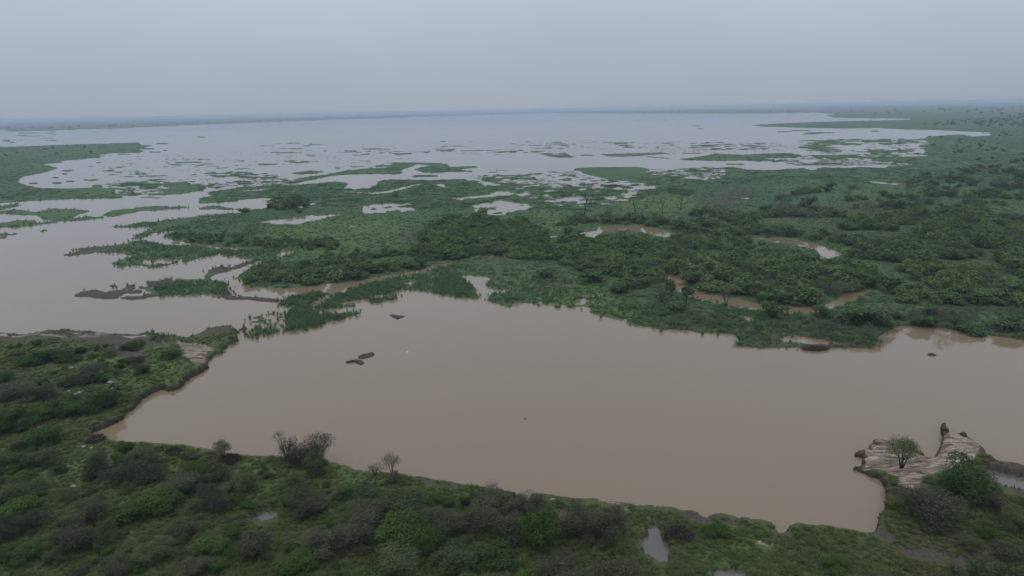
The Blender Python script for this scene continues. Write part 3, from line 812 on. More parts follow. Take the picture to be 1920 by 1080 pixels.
PROTO = {}
def proto(kind, crowns, trunks): PROTO[kind] = list(zip(crowns, trunks))
proto('thorn', [crown_mesh('crown', 10 + i, 'thorn', 4600, M_THORN) for i in range(6)], [stems_mesh('trunk', 10 + i, M_BARK) for i in range(6)])
proto('olive', [crown_mesh('crown', 30 + i, 'thorn', 5200, M_OLIVE) for i in range(4)], [stems_mesh('trunk', 30 + i, M_BARK) for i in range(4)])
proto('leafy', [crown_mesh('crown', 50 + i, 'leafy', 5600, M_LEAFY) for i in range(4)], [stems_mesh('trunk', 50 + i, M_BARK) for i in range(4)])
proto('dark', [crown_mesh('crown', 70 + i, 'leafy', 5600, M_DARK) for i in range(4)], [stems_mesh('trunk', 70 + i, M_BARK) for i in range(4)])
proto('midg', [crown_mesh('crown', 90 + i, 'mid', 620, M_MIDG) for i in range(5)], [stems_mesh('trunk', 90 + i, M_BARK, 3) for i in range(5)])
proto('midd', [crown_mesh('crown', 110 + i, 'mid', 620, M_MIDD) for i in range(4)], [stems_mesh('trunk', 110 + i, M_BARK, 3) for i in range(4)])
proto('midb', [crown_mesh('crown', 130 + i, 'thorn', 900, M_MIDB) for i in range(3)], [stems_mesh('trunk', 130 + i, M_BARK, 3) for i in range(3)])
umbrella = [[(0.30 * math.cos(a), 0.30 * math.sin(a), 0.62 + 0.06 * math.sin(3 * a), 0.19) for a in np.linspace(0, 6.28, 8)[:-1]] + [(0, 0, 0.74, 0.26), (0.1, 0.1, 0.66, 0.25)]]
proto('acacia', [crown_mesh('crown', 150, 'thorn', 2600, M_ACACIA, umbrella[0])], [stems_mesh('trunk', 150, M_BARK, 4, 0.028, 0.75, 0.3)])
proto('rivertree', [crown_mesh('crown', 160 + i, 'mid', 500, M_MIDD, [(0, 0, 0.7, 0.26), (0.2, 0.1, 0.55, 0.2), (-0.2, 0.05, 0.6, 0.2), (0.05, -0.2, 0.5, 0.2)]) for i in range(2)], [stems_mesh('trunk', 160 + i, M_BARK, 3, 0.03, 0.7) for i in range(2)])
NAMES = dict(thorn=('thorn_bush', 'bush'), olive=('thorn_bush', 'bush'), leafy=('leafy_bush', 'bush'), dark=('leafy_bush', 'bush'), midg=('leafy_bush', 'bush'), midd=('leafy_bush', 'bush'), midb=('thorn_bush', 'bush'), acacia=('acacia_tree', 'tree'), rivertree=('river_tree', 'tree'))
rnd = random.Random(4)
CROWN_SRC = {}
def place_plant(kind, x, y, w, h, label, group=None, which=None, sink=0.06):
    nm, cat = NAMES[kind]
    lst = PROTO[kind]
    c, tr = lst[(which if which is not None else rnd.randrange(len(lst))) % len(lst)]
    z, s = ground_z(x, y)
    r = empty(nm, (x, y, z - sink))
    r.rotation_euler = (0, 0, rnd.uniform(0, 6.28)); r.scale = (w, w * rnd.uniform(0.85, 1.1), h)
    tag(r, label, cat, group)
    link('trunk', tr, r)
    k = link('crown', c, r)
    CROWN_SRC.setdefault(kind, {}).setdefault(c.name, k)
    return r

def place_seen(kind, cx, cy, wpx, hpx, label, group=None, which=None, tree=False):
    """A plant whose outline was surveyed as a wpx by hpx patch centred on (cx, cy)."""
    base = to_ground(cx, cy + (hpx * 0.5 if tree else hpx * 0.24), 0.7)
    zc = depth_of(base)
    m = zc / FOCAL
    dep = math.atan2(CAM_H, math.hypot(base[0], base[1]))
    w = wpx * m * (1.0 if tree or cy < 640 else 0.93)
    if tree: h = hpx * m / math.cos(dep)
    else: h = max(0.48 * w, (hpx * m - 0.5 * w * math.sin(dep)) / math.cos(dep))
    return place_plant(kind, base[0], base[1], w, h, label, group, which)

FG = [
 # west field
 (58,682,46,24,'dark','dark round bush at the west end of the dark clump below the muddy shore'),
 (90,675,50,28,'dark','middle bush of the dark clump below the muddy west shore'),
 (122,677,44,22,'dark','east bush of the dark clump below the muddy west shore'),
 (155,664,24,14,'dark','small dark bush just east of the dark clump in the west field'),
 (168,712,52,40,'thorn','large hazy brown thorn bush in the middle of the west field'),
 (80,742,56,36,'thorn','grey thorn bush above the long dark green hedge in the west field'),
 (25,738,60,36,'thorn','grey thorn bush at the left edge above the dark green hedge'),
 (8,716,36,26,'dark','dark bush cut by the left edge beside the grey thorn bushes'),
 (125,722,40,22,'olive','low olive bush left of the hazy brown thorn bush'),
 (266,700,40,24,'thorn','dark thorn bush near the pale stones in the west field'),
 (255,683,28,18,'thorn','small thorn bush below the thin puddles of the west field'),
 (250,652,50,12,'dark','low dark green shrub along the shore right of the mud flat'),
 (322,673,40,12,'dark','low spreading shrub beside the sandy beach'),
 (205,668,34,16,'olive','low olive shrub in the grass above the hazy brown thorn bush'),
 (196,758,58,48,'dark','tall dark green bush at the east end of the hedge by the cut bank'),
 (150,772,56,36,'dark','dark green bush second from the cut bank in the hedge'),
 (112,772,56,36,'dark','dark green bush in the middle of the hedge'),
 (70,785,54,34,'leafy','brighter green bush in the west part of the hedge'),
 (16,800,64,50,'dark','dark bush cut by the left edge below the hedge'),
 (86,826,62,44,'dark','dark green dome bush west of the lake corner'),
 (77,867,60,36,'thorn','smooth grey dome bush below the dark green dome bush'),
 (38,873,34,36,'dark','dark green bush touching the left side of the smooth grey dome bush'),
 # south bank, west part
 (183,885,50,58,'thorn','dark grey thorn bush at the west end of the long grey thicket'),
 (228,893,64,48,'thorn','grey thorn bush in the west middle of the long grey thicket'),
 (283,888,66,50,'thorn','broad grey thorn bush at the east end of the long grey thicket'),
 (237,846,28,24,'leafy','small green bush on the bank below the lake corner'),
 (268,853,44,28,'olive','olive bush between the small green bush and the first brush pile'),
 (363,857,30,18,'thorn','little grey bush on the bank right of the brush pile'),
 (368,888,46,36,'leafy','fresh green bush in the slope below the brush pile'),
 (410,897,48,34,'thorn','brownish thorn bush left of the open grass slope'),
 (350,916,62,46,'thorn','grey green thorn bush standing behind the bright green bush'),
 (458,912,62,48,'olive','olive thorn bush beside the open grass slope'),
 (403,950,62,58,'thorn','grey small thorn tree showing its stem in the west slope'),
 (296,948,78,56,'leafy','large bright green bush in the middle of the west slope'),
 (243,968,58,46,'leafy','green bush joined to the left side of the large bright green bush'),
 (177,966,66,48,'thorn','grey thorn bush left of the joined bright green bushes'),
 (45,928,82,44,'olive','wide olive bush near the left edge below the grey dome bush'),
 (34,963,74,40,'leafy','yellow green leafy bush near the left edge'),
 (62,986,58,44,'thorn','dark grey thorn bush tucked under the yellow green leafy bush'),
 (10,1006,54,50,'thorn','brown thorn bush cut by the left edge under the yellow green leafy bush'),
 (142,1016,76,56,'thorn','round grey thorn bush right of the pale sandy gully'),
 (192,1012,56,54,'olive','olive bush on the right side of the round grey thorn bush'),
 (48,1046,62,42,'dark','dark bush in the corner left of the pale sandy gully'),
 (104,1050,36,30,'thorn','small grey thorn bush right of the pale sandy gully'),
 (348,1000,56,44,'thorn','grey thorn bush below the grey small thorn tree'),
 (292,1042,74,46,'olive','olive bush above the bottom edge left of the bright green bushes'),
 (393,1032,76,44,'leafy','bright green low bush above the bottom edge in the west'),
 (430,1008,44,36,'leafy','small bright green bush left of the grey puddle shore'),
 (482,1038,74,58,'thorn','dense grey thorn bush below the grey puddle'),
 (563,1064,74,40,'leafy','green bush on the bottom edge below the dense grey thorn bush'),
 (372,1072,66,34,'thorn','thorn bush on the bottom edge left of the centre'),
 (225,1070,60,30,'thorn','thorn bush on the bottom edge near the left corner'),
 # south bank, middle
 (580,955,72,54,'thorn','dark grey thorn bush right of the grey puddle'),
 (552,926,62,46,'olive','olive thorn bush up the slope from the grey puddle'),
 (594,882,50,52,'olive','olive bush directly in front of the bare shore tree'),
 (612,1030,80,56,'thorn','grey thorn bush at the bottom between the green bush and the bright leafy bush'),
 (668,1016,82,64,'thorn','tall grey thorn bush left of the big bright leafy bush'),
 (692,974,84,46,'thorn','wide grey thorn bush uphill of the big bright leafy bush'),
 (690,934,52,36,'olive','olive bush in the grass below the two small shore trees'),
 (762,952,80,44,'olive','broad olive bush below the brown shore strip'),
 (740,912,40,34,'thorn','thin brown thorn bush in front of the small shore tree'),
 (757,1010,100,66,'leafy','biggest bright leafy bush on the bottom slope'),
 (800,1030,56,50,'leafy','bright leafy bush leaning on the right side of the biggest one'),
 (750,1066,92,36,'olive','yellowish bush on the bottom edge below the biggest bright leafy bush'),
 (856,1060,92,50,'olive','yellowish round bush on the bottom edge right of the biggest bright leafy bush'),
 (826,1000,72,58,'thorn','dark thorn bush between the bright leafy bushes and the grey thicket'),
 (872,952,24,24,'dark','very small dark round bush in the grass by the grey thicket'),
 (918,954,74,48,'thorn','thorn bush at the top of the grey thicket under the leaning white shrub'),
 (886,990,72,56,'thorn','thorn bush on the left flank of the grey thicket'),
 (946,1004,80,62,'thorn','tall thorn bush in the heart of the grey thicket'),
 (1012,1016,74,84,'leafy','tall bright green bush on the right flank of the grey thicket'),
 (1008,962,54,36,'thorn','hazy thorn bush beside the sandy patch and small puddle'),
 (975,960,40,34,'thorn','thorn bush in front of the bleached shrub at the shore'),
 (1082,996,78,68,'thorn','left half of the large dark thorn pair near the cross shaped puddle'),
 (1138,1000,86,70,'thorn','right half of the large dark thorn pair near the cross shaped puddle'),
 (930,1058,80,40,'dark','dark bush on the bottom edge left of the middle'),
 (1060,1062,60,30,'thorn','low thorn bush on the bottom edge under the tall bright green bush'),
 # east
 (1345,1000,46,22,'leafy','low green bush on the lawn right of the brush heap'),
 (1740,962,112,76,'thorn','huge grey thorn bush on the headland left of the tall green bush'),
 (1808,917,98,86,'dark','tall dark green bush on the headland below the sandy point'),
 (1858,948,46,44,'thorn','grey thorn bush leaning on the right side of the tall dark green bush'),
 (1896,1042,66,40,'thorn','brown grey dome bush near the right bottom corner'),
 (1898,985,52,42,'olive','olive bush at the right edge above the brown grey dome bush'),
 (1565,1068,52,22,'leafy','low green shrub on the bottom edge of the east lawn'),
 # north bank of the near lake
 (1450,584,48,34,'midd','round dark bush on the river bend facing the near lake'),
 (1470,607,36,20,'midb','small grey bush below the round river bend bush'),
 (1546,586,36,30,'midd','dark bush where the river meets the hooked pool'),
 (1558,612,54,32,'midb','grey bush at the west end of the shore thicket above the near lake'),
 (1600,594,66,44,'midd','large dark bush in the west of the shore thicket'),
 (1645,600,58,40,'midd','large dark bush in the middle of the shore thicket'),
 (1622,622,44,24,'midb','grey brush like bush at the water side of the shore thicket'),
 (1732,600,46,28,'midd','dark bush on the cut bank right of the shore thicket'),
 (1790,602,64,34,'midb','wide grey bush on the cut bank near the right edge'),
 (1822,614,46,24,'midd','dark low bush on the cut bank near the right edge'),
 (1896,610,52,32,'midd','dark bush on the cut bank at the right edge'),
 (1240,556,42,38,'midb','olive grey bush beside the river left bank trees'),
 (1270,574,42,24,'midd','low dark bush at the foot of the river trees'),
 (1163,540,44,24,'midd','dark bush at the edge of the lawn by the near lake'),
 (1190,530,40,26,'midd','second dark bush at the edge of the lawn by the near lake'),
 (1107,520,44,26,'midd','rounded dark bush standing alone on the north lawn'),
 (1025,514,36,18,'midd','small rounded bush standing alone west of the north lawn'),
 (530,385,38,22,'midg','dark clump standing in the marsh between the tidal ponds'),
 (457,394,20,12,'midd','small dark bush on the marsh tip west of the dark clump'),
 (562,396,18,10,'midd','tiny dark bush right of the dark marsh clump'),
 (510,457,26,18,'midd','dark bush beside the brown marsh pool'),
 (742,366,14,9,'midd','single dark bush in the marsh near the loop pond'),
 (1287,549,24,26,'rivertree','small tree with round crown on the far edge of the river'),
 (1258,540,20,34,'rivertree','leaning tree on the left bank of the river'),
 (1690,851,54,58,'acacia','feathery green tree standing on the sandy point'),
]
TREEKINDS = ('rivertree', 'acacia')
for cx, cy, w, h, kind, lab in FG:
    place_seen(kind, cx, cy, w, h, lab, tree=kind in TREEKINDS)
# ------------------------------------------------------------------ leafless trees, dead trees, brush
def bare(cx, base_y, wpx, hpx, seed, label, name='bare_tree', mat=M_TWIG, **kw):
    base = to_ground(cx, base_y, 0.75)
    mm = depth_of(base) / FOCAL
    dep = math.atan2(CAM_H, math.hypot(base[0], base[1]))
    tr, tw = branchy('trunk', 'twigs', seed, M_BARK if mat is not M_PALETWIG else M_PALETWIG, mat, **kw)
    z, s = ground_z(base[0], base[1])
    r = empty(name, (base[0], base[1], z - 0.05))
    r.scale = (wpx * mm, wpx * mm, hpx * mm / math.cos(dep))
    tag(r, label, 'tree' if 'tree' in name else 'bush')
    link('trunk', tr, r); link('twigs', tw, r)
    return r
def airy_tree(cx, base_y, wpx, hpx, seed, label, name='bare_tree', mat=M_TWIG, bark=M_BARK, n=1500, limbs=6, r=0.024, low=False):
    base = to_ground(cx, base_y, 0.75)
    mm = depth_of(base) / FOCAL
    dep = math.atan2(CAM_H, math.hypot(base[0], base[1]))
    z, s = ground_z(base[0], base[1])
    rt = empty(name, (base[0], base[1], z - 0.05))
    rt.scale = (wpx * mm, wpx * mm, hpx * mm / math.cos(dep))
    tag(rt, label, 'tree' if 'tree' in name else 'bush')
    lob = None
    if low:
        rg = np.random.default_rng(seed); lob = dome_lobes(rg, 6)
    link('trunk', stems_mesh('trunk', seed, bark, limbs, r, 0.8, 0.34), rt)
    link('twigs' if 'bare' in name else 'crown', airy('twigs', seed, mat, n, lob), rt)
    return rt
airy_tree(601, 869, 52, 52, 1, 'leafless tree with a wide round crown on the south shore', n=1700)
airy_tree(541, 868, 48, 50, 2, 'leafless brown thorn tree left of the round leafless shore tree', n=1500, low=True)
airy_tree(572, 871, 62, 34, 8, 'dense dark thicket shrub filling the gap between two leafless shore trees', name='bare_bush', mat=M_BRUSH, n=3200, low=True)
airy_tree(735, 893, 36, 36, 3, 'small leafless tree with a clear stem on the shore', n=1000, limbs=4, r=0.022)
airy_tree(704, 893, 30, 20, 4, 'leafless shrub left of the small clear stemmed shore tree', name='bare_bush', n=1000, low=True)
airy_tree(921, 928, 32, 20, 5, 'pale leafless shrub sticking up from the shore line', name='bare_bush', mat=M_PALETWIG, n=900, low=True)
airy_tree(982, 952, 36, 26, 6, 'bleached white leafless shrub above the small shore puddle', name='bare_bush', mat=M_PALETWIG, bark=M_PALETWIG, n=1200, low=True)
airy_tree(1360, 574, 26, 40, 7, 'leaning sparse tree on the levee in the river', name='river_tree', mat=M_MIDB, n=700, limbs=3, r=0.03)
airy_tree(419, 864, 32, 36, 9, 'small feathery tree on the south bank beside the brush pile', name='feathery_tree', mat=M_OLIVE, n=2600, limbs=4, r=0.02)

def dead_tree(cx, base_y, hpx, seed, label, limbs, lean=0.0, wide=0.5):
    rng = np.random.default_rng(seed)
    base = to_ground(cx, base_y, 0.3)
    mm = depth_of(base) / FOCAL
    h = hpx * mm * 1.03
    z, s = ground_z(base[0], base[1])
    r = tag(empty('dead_tree', (base[0], base[1], z - 0.1)), label, 'dead tree')
    T = Tubes()
    pts = [np.array([lean * h * f + rng.normal() * 0.02 * h * (f > 0), rng.normal() * 0.03 * h, h * f * (0.62 if limbs else 1.0)]) for f in (0, 0.3, 0.65, 1.0)]
    rad = 0.024 * h + 0.035
    T.add(pts, [rad, rad * 0.85, rad * 0.7, rad * 0.5 if limbs else rad * 0.3], 6)
    link('trunk', T.mesh('trunk', M_DEADWOOD), r)
    for k in range(limbs):
        B = Tubes()
        p = pts[2] + (pts[3] - pts[2]) * rng.uniform(0.2, 1.0) if k else pts[3]
        sgn = (1 if k % 2 else -1) * rng.uniform(0.5, 1.1) * wide
        d = np.array([sgn, rng.normal() * 0.3, 1.0]); d /= np.linalg.norm(d)
        L = h * rng.uniform(0.30, 0.44)
        q = p + d * L * 0.55 + np.array([0, 0, 0.02 * h]); e = p + d * L + np.array([-sgn * 0.04 * h, 0, 0.07 * h])
        B.add([p, q, e], [rad * 0.5, rad * 0.38, rad * 0.16], 5)
        for j in range(3):
            dd = d + rng.normal(size=3) * 0.6; dd /= np.linalg.norm(dd)
            st = p + (e - p) * rng.uniform(0.35, 0.9)
            B.add([st, st + dd * L * rng.uniform(0.3, 0.5)], [rad * 0.26, rad * 0.1], 4)
        link('branch', B.mesh('branch', M_DEADWOOD), r)
for a in [
 (996,415,20,1,'crooked dead trunk at the west side of the bright marsh lawn',1,0.15),
 (1054,419,14,2,'bare dead post like stump standing in the bright marsh lawn',0,0.02),
 (1079,415,18,3,'thin dead tree with forked top beside the tallest dead tree',2,-0.05),
 (1095,405,44,4,'tallest thin dead tree in the marsh',2,0.10),
 (1191,403,26,5,'dead tree forked in a wide v in the dead tree row',3,-0.05),
 (1203,405,14,6,'short broken dead tree with flat twigs right of the wide v tree',3,0.05),
 (1211,390,18,7,'upright dead tree standing behind the dead tree row',3,0.0),
 (1242,402,26,8,'dead tree with many upright limbs in the middle of the row',4,0.0),
 (1276,394,28,9,'dead tree with a spreading fork near the east end of the row',4,0.08),
 (1282,400,12,10,'small dead snag at the east end of the row',1,0.2),
 (1225,455,16,11,'leaning dead snag in the thicket below the river bend',1,0.25),
 (1430,420,12,12,'dark dead snag among the bushes right of the dead tree row',1,0.0),
 (1628,490,20,13,'sparse dead tree in the thicket right of the hooked pool',3,0.0),
 (911,419,20,14,'dark dead snag rising from the thicket west of the marsh lawn',1,0.0)]:
    cx, by, hp, sd, lab, limbs, lean = a
    dead_tree(cx, by, hp, 300 + sd, lab, limbs, lean)

def brush(cx, cy, wpx, hpx, seed, label, n=170, mat=M_BRUSH, z0=None, name='brush_pile', low=0.28):
    rng = np.random.default_rng(seed)
    base = to_ground(cx, cy + hpx * 0.2, 0.6 if z0 is None else z0)
    mm = depth_of(base) / FOCAL
    w = wpx * mm; h = max(low * w, hpx * mm * 0.62)
    T = Tubes()
    for i in range(n):
        a = rng.uniform(0, 2 * PI); rr = w * 0.5 * math.sqrt(rng.uniform(0, 0.85))
        hz = h * (1 - (rr / (w * 0.5)) ** 2) * rng.uniform(0.0, 1.0)
        d = np.array([math.cos(a + rng.normal()), math.sin(a + rng.normal()), rng.uniform(-0.15, 0.65) * (1.0 if low > 0.2 else 0.25)])
        L = w * rng.uniform(0.10, 0.26)
        p = np.array([rr * math.cos(a), rr * math.sin(a), max(0.02, hz)])
        r0 = w * rng.uniform(0.005, 0.013)
        T.add([p - d * L * 0.5 + np.array([0, 0, 0.12 * L]), p + rng.normal(size=3) * 0.05 * L, p + d * L * 0.5], [r0, r0 * 0.8, r0 * 0.35], 3)
    # the compact heart of the heap: short crossing branches
    for i in range(n):
        d = rng.normal(size=3); d[2] *= 0.35; d /= np.linalg.norm(d)
        a = rng.uniform(0, 2 * PI); rr = w * 0.36 * math.sqrt(rng.uniform(0, 1))
        p = np.array([rr * math.cos(a), rr * math.sin(a), h * 0.5 * rng.uniform(0, 1)])
        T.add([p - d * w * 0.09, p + d * w * 0.09], [w * 0.016, w * 0.012], 3)
    o = link(name, T.mesh(name, mat))
    z = ground_z(base[0], base[1])[0] if z0 is None else z0
    o.location = (base[0], base[1], z - 0.04)
    if low > 0.2: o.rotation_euler = (0, 0, rng.uniform(0, 6))
    else: o.scale = (1, 0.4, 0.7)
    return tag(o, label, 'brush pile' if 'pile' in name else 'driftwood')
brush(181, 827, 40, 14, 1, 'pile of cut dark brush at the corner where the two banks meet')
brush(325, 847, 38, 17, 2, 'dark red brush pile on the south bank west of the small feathery tree')
brush(432, 865, 46, 24, 3, 'largest dark brush pile under the small feathery tree', 260)
brush(1273, 1002, 66, 30, 4, 'brown brush heap beside the cross shaped puddle', 260)
brush(1003, 938, 16, 8, 5, 'small red brown brush pile on the shore right of the bleached shrub', 60)
brush(1747, 664, 18, 9, 6, 'tangle of dead branches floating in the near lake', 60, M_BRUSH, 0.0, 'floating_branches')
brush(1530, 648, 58, 12, 7, 'long heap of dark driftwood on the north shore ridge', 240, M_BRUSH, None, 'brush_pile', 0.1)
brush(1272, 606, 40, 10, 9, 'brown brush heap in the reeds of the north shore', 140, M_BRUSH, None, 'brush_pile', 0.1)
brush(1255, 612, 50, 8, 10, 'low brown brush pile at the edge of the north shore', 140, M_BRUSH, None, 'brush_pile', 0.08)

def log(px0, py0, px1, py1, label, rad=0.16, mat=M_DEADWOOD):
    a = to_ground(px0, py0, 0.5); b = to_ground(px1, py1, 0.5)
    a[2] = ground_z(a[0], a[1])[0] + rad * 0.7; b[2] = ground_z(b[0], b[1])[0] + rad * 0.7
    o_ = (a + b) / 2
    T = Tubes()
    m1 = (b - a) * 0.08 + np.array([0, 0, 0.08])
    T.add([a - o_, m1, b - o_], [rad, rad * 0.85, rad * 0.6], 7)
    T.add([m1, m1 + np.array([0.5, -0.6, 0.35])], [rad * 0.5, rad * 0.25], 5)
    l = link('fallen_log', T.mesh('fallen_log', mat)); l.location = o_
    return tag(l, label, 'log')
log(1384, 647, 1402, 650, 'pale fallen log on the western tip of the hooked shore')
log(428, 872, 446, 882, 'curved dead branch lying in front of the largest brush pile', 0.12)
log(108, 920, 132, 917, 'dark fallen log beside the white rock in the west field', 0.16)

# ------------------------------------------------------------------ rocks and soil
def rock(cx, cy, wpx, seed, label, mat=M_ROCK, name='rock', flat=0.6):
    base = to_ground(cx, cy, 0.75)
    w = wpx * depth_of(base) / FOCAL
    bm = bmesh.new()
    bmesh.ops.create_icosphere(bm, subdivisions=3, radius=0.5)
    rng = np.random.default_rng(seed)
    off = rng.uniform(0, 50)
    for v in bm.verts:
        n = float(fbm(np.array([v.co.x * 2.2 + off]), np.array([v.co.y * 2.2 + v.co.z * 1.9]), 3, seed)[0])
        v.co *= w * (0.65 + 0.75 * n)
        v.co.z *= flat * 0.75
    me = bpy.data.meshes.new(name); bm.to_mesh(me); bm.free(); me.materials.append(mat)
    o = link(name, me)
    o.location = (base[0], base[1], ground_z(base[0], base[1])[0] + w * 0.1)
    return tag(o, label, 'rock' if name == 'rock' else 'soil mound')
rock(138, 917, 11, 1, 'white rock lying in the grass of the west field')
rock(28, 668, 8, 2, 'pale rounded rock near the left edge under the muddy shore')
for i, (x, y, w) in enumerate([(197, 714, 7), (207, 722, 9), (205, 729, 6), (212, 733, 7), (201, 726, 5)]):
    tag(rock(x, y, w, 10 + i, 'whitish rock in the cluster right of the hazy brown thorn bush'), group='whitish rock cluster in the west field')
for i, (x, y, w) in enumerate([(150, 741, 9), (142, 743, 7), (157, 738, 6), (129, 736, 6)]):
    tag(rock(x, y, w, 20 + i, 'grey rock in the row just above the dark green hedge'), group='grey rocks above the hedge')
rock(135, 694, 8, 30, 'pale rock in the grass left of the hazy brown thorn bush')
rock(270, 675, 7, 31, 'pale rock beside the thin puddles in the west field')
for i, (x, y, w) in enumerate([(120, 852, 7), (158, 843, 8), (172, 844, 7), (148, 841, 6)]):
    tag(rock(x, y, w, 40 + i, 'pale stone on the grass below the lake corner brush pile'), group='pale stones below the lake corner')
rock(1770, 806, 13, 50, 'dark knob of soil at the tip of the narrow mud spit', M_SOIL, 'soil_mound', 0.95)
rock(1766, 811, 8, 51, 'small dark clod on the left of the mud spit knob', M_SOIL, 'soil_mound', 0.8)
rock(1805, 820, 11, 52, 'dark soil hump at the far corner of the sandy point', M_SOIL, 'soil_mound', 1.0)
rock(1644, 832, 11, 53, 'dark soil clod on the northern edge of the flat silt point', M_SOIL, 'soil_mound', 0.5)
for i, (x, y, w) in enumerate([(1657, 945, 9), (1654, 960, 10), (1660, 935, 8), (1650, 972, 9)]):
    tag(rock(x, y, w, 60 + i, 'dark soil clod slumped along the curved east bank', M_SOIL, 'soil_mound', 0.6), group='soil clods along the curved east bank')

# ------------------------------------------------------------------ floating weed mats
def weed_mat(pts, label, group=None, h=0.28):
    bm = bmesh.new()
    G = [to_ground(x, y, 0.0) for x, y in pts]
    c = np.mean(G, 0)
    rng = np.random.default_rng(int(pts[0][0]))
    ring = []
    for i in range(len(G)):                      # finer, slightly ragged outline
        a, b = G[i], G[(i + 1) % len(G)]
        for f in (0.0, 0.33, 0.66):
            p = a + (b - a) * f + rng.normal(size=3) * 0.10 * np.array([1, 1, 0])
            ring.append(p - c)
    levels = []
    for f, z in ((1.0, -0.15), (1.0, 0.05), (0.88, h * 0.75), (0.6, h), (0.3, h * 1.05)):
        levels.append([bm.verts.new((p[0] * f, p[1] * f, z + rng.uniform(-0.05, 0.05) * (z > 0.02))) for p in ring])
    n = len(ring)
    for a, b in zip(levels[:-1], levels[1:]):
        for k in range(n):
            bm.faces.new((a[k], a[(k + 1) % n], b[(k + 1) % n], b[k]))
    cv = bm.verts.new((0, 0, h))
    for k in range(n): bm.faces.new((levels[-1][k], levels[-1][(k + 1) % n], cv))
    me = bpy.data.meshes.new('floating_weed_mat'); bm.normal_update(); bm.to_mesh(me); bm.free(); me.materials.append(M_MAT)
    o = link('floating_weed_mat', me); o.location = c
    return tag(o, label, 'weed mat', group)
weed_mat([(670.5,672.5),(674,667),(682,664),(689,664.5),(696,661.5),(702,663.5),(699,668),(691,671),(679,673)], 'upper dark floating weed mat of the pair in the near lake')
weed_mat([(647,679),(653,677.5),(662,676),(668,674.5),(678,676),(684,681),(679,684),(671,682),(664,678),(654,679),(650,681)], 'lower forked floating weed mat with a thin tail in the near lake')
weed_mat([(731,592),(734,590),(738,592),(746,593),(757,593),(759,594),(752,595.5),(748,598),(745,599),(742,597),(736,595)], 'single winged dark floating weed mat nearest the north shore')

# ------------------------------------------------------------------ birds
def bird(px, py, alt, span, mat, name, label, cat, flap, yaw):
    d = R3 @ np.array([(px - 960) / FOCAL, -(py - 540) / FOCAL, -1.0])
    k = (alt - CAM_H) / d[2]
    loc = (d[0] * k, d[1] * k, alt)
    bm = bmesh.new()
    secs = [(-0.50, 0.005, 0.0, 0.09), (-0.30, 0.03, 0.0, 0.055), (-0.12, 0.07, 0.0, 0.075), (0.06, 0.085, 0.0, 0.085), (0.20, 0.055, 0.01, 0.06), (0.27, 0.035, 0.025, 0.038), (0.33, 0.042, 0.035, 0.042), (0.39, 0.025, 0.03, 0.025), (0.48, 0.004, 0.02, 0.004)]
    rings = []
    for x, rz, zc, ry in secs:
        rings.append([bm.verts.new((x, ry * math.cos(2 * PI * i / 8), zc + rz * math.sin(2 * PI * i / 8))) for i in range(8)])
    for a, b in zip(rings[:-1], rings[1:]):
        for i in range(8): bm.faces.new((a[i], a[(i + 1) % 8], b[(i + 1) % 8], b[i]))
    bm.faces.new(rings[0][::-1]); bm.faces.new(rings[-1])
    for sg in (1, -1):
        prof = [(0.06, 0.16, -0.10, 0.0), (0.32, 0.19, -0.06, 0.9), (0.62, 0.12, -0.10, 1.0), (1.0, -0.06, -0.14, 0.75)]
        up, lo = [], []
        for y, xf, xb, zf in prof:
            z = flap * zf * (0.5 + 0.5 * y) * 0.5 + 0.03
            up.append([bm.verts.new((xf, sg * y, z + 0.012)), bm.verts.new((xb, sg * y, z))])
            lo.append([bm.verts.new((xf, sg * y, z - 0.012)), bm.verts.new((xb, sg * y, z - 0.006))])
        for i in range(3):
            for q in ([up[i][0], up[i][1], up[i + 1][1], up[i + 1][0]], [lo[i][0], lo[i + 1][0], lo[i + 1][1], lo[i][1]],
                      [up[i][0], up[i + 1][0], lo[i + 1][0], lo[i][0]], [up[i][1], lo[i][1], lo[i + 1][1], up[i + 1][1]]):
                bm.faces.new(q if sg > 0 else q[::-1])
        bm.faces.new([up[3][0], up[3][1], lo[3][1], lo[3][0]])
        bm.faces.new([up[0][0], lo[0][0], lo[0][1], up[0][1]])
    bmesh.ops.recalc_face_normals(bm, faces=bm.faces[:])
    bmesh.ops.scale(bm, vec=(span * 0.5,) * 3, verts=bm.verts[:])
    me = bpy.data.meshes.new(name); bm.to_mesh(me); bm.free(); me.materials.append(mat)
    o = link(name, me); o.location = loc; o.rotation_euler = (0.35, 0, yaw)
    return tag(o, label, cat)
bird(984, 786, 7.0, 1.15, M_KITE, 'flying_bird', 'small dark bird gliding low over the near lake', 'bird', 0.5, 2.4)
bird(764, 660, 2.5, 1.0, M_EGRET, 'flying_bird', 'white bird flying over the water right of the floating weed mats', 'bird', 0.5, 2.8)

# ------------------------------------------------------------------ reeds and tussocks
def tuft_mesh(name, seed, n, mat, h=1.0, spread=0.35, w=0.05, droop=0.35, base=0.18):
    rng = np.random.default_rng(seed)
    V, F = [], []
    for i in range(n):
        a = rng.uniform(0, 2 * PI); r = base * math.sqrt(rng.uniform(0, 1))
        p = np.array([r * math.cos(a), r * math.sin(a), -0.02])
        o = np.array([math.cos(a + rng.normal() * 0.6), math.sin(a + rng.normal() * 0.6), 0])
        hh = h * rng.uniform(0.55, 1.0); s = spread * rng.uniform(0.2, 1.0)
        side = np.array([-o[1], o[0], 0]) * w
        q = p + o * s * 0.5 + np.array([0, 0, hh * 0.7]); e = p + o * s * (1 + droop) + np.array([0, 0, hh])
        b = len(V)
        V += [p - side, p + side, q + side * 0.8, q - side * 0.8, e]
        F += [(b, b + 1, b + 2), (b, b + 2, b + 3), (b + 3, b + 2, b + 4)]
    return mesh_np(name, V, F, mat)
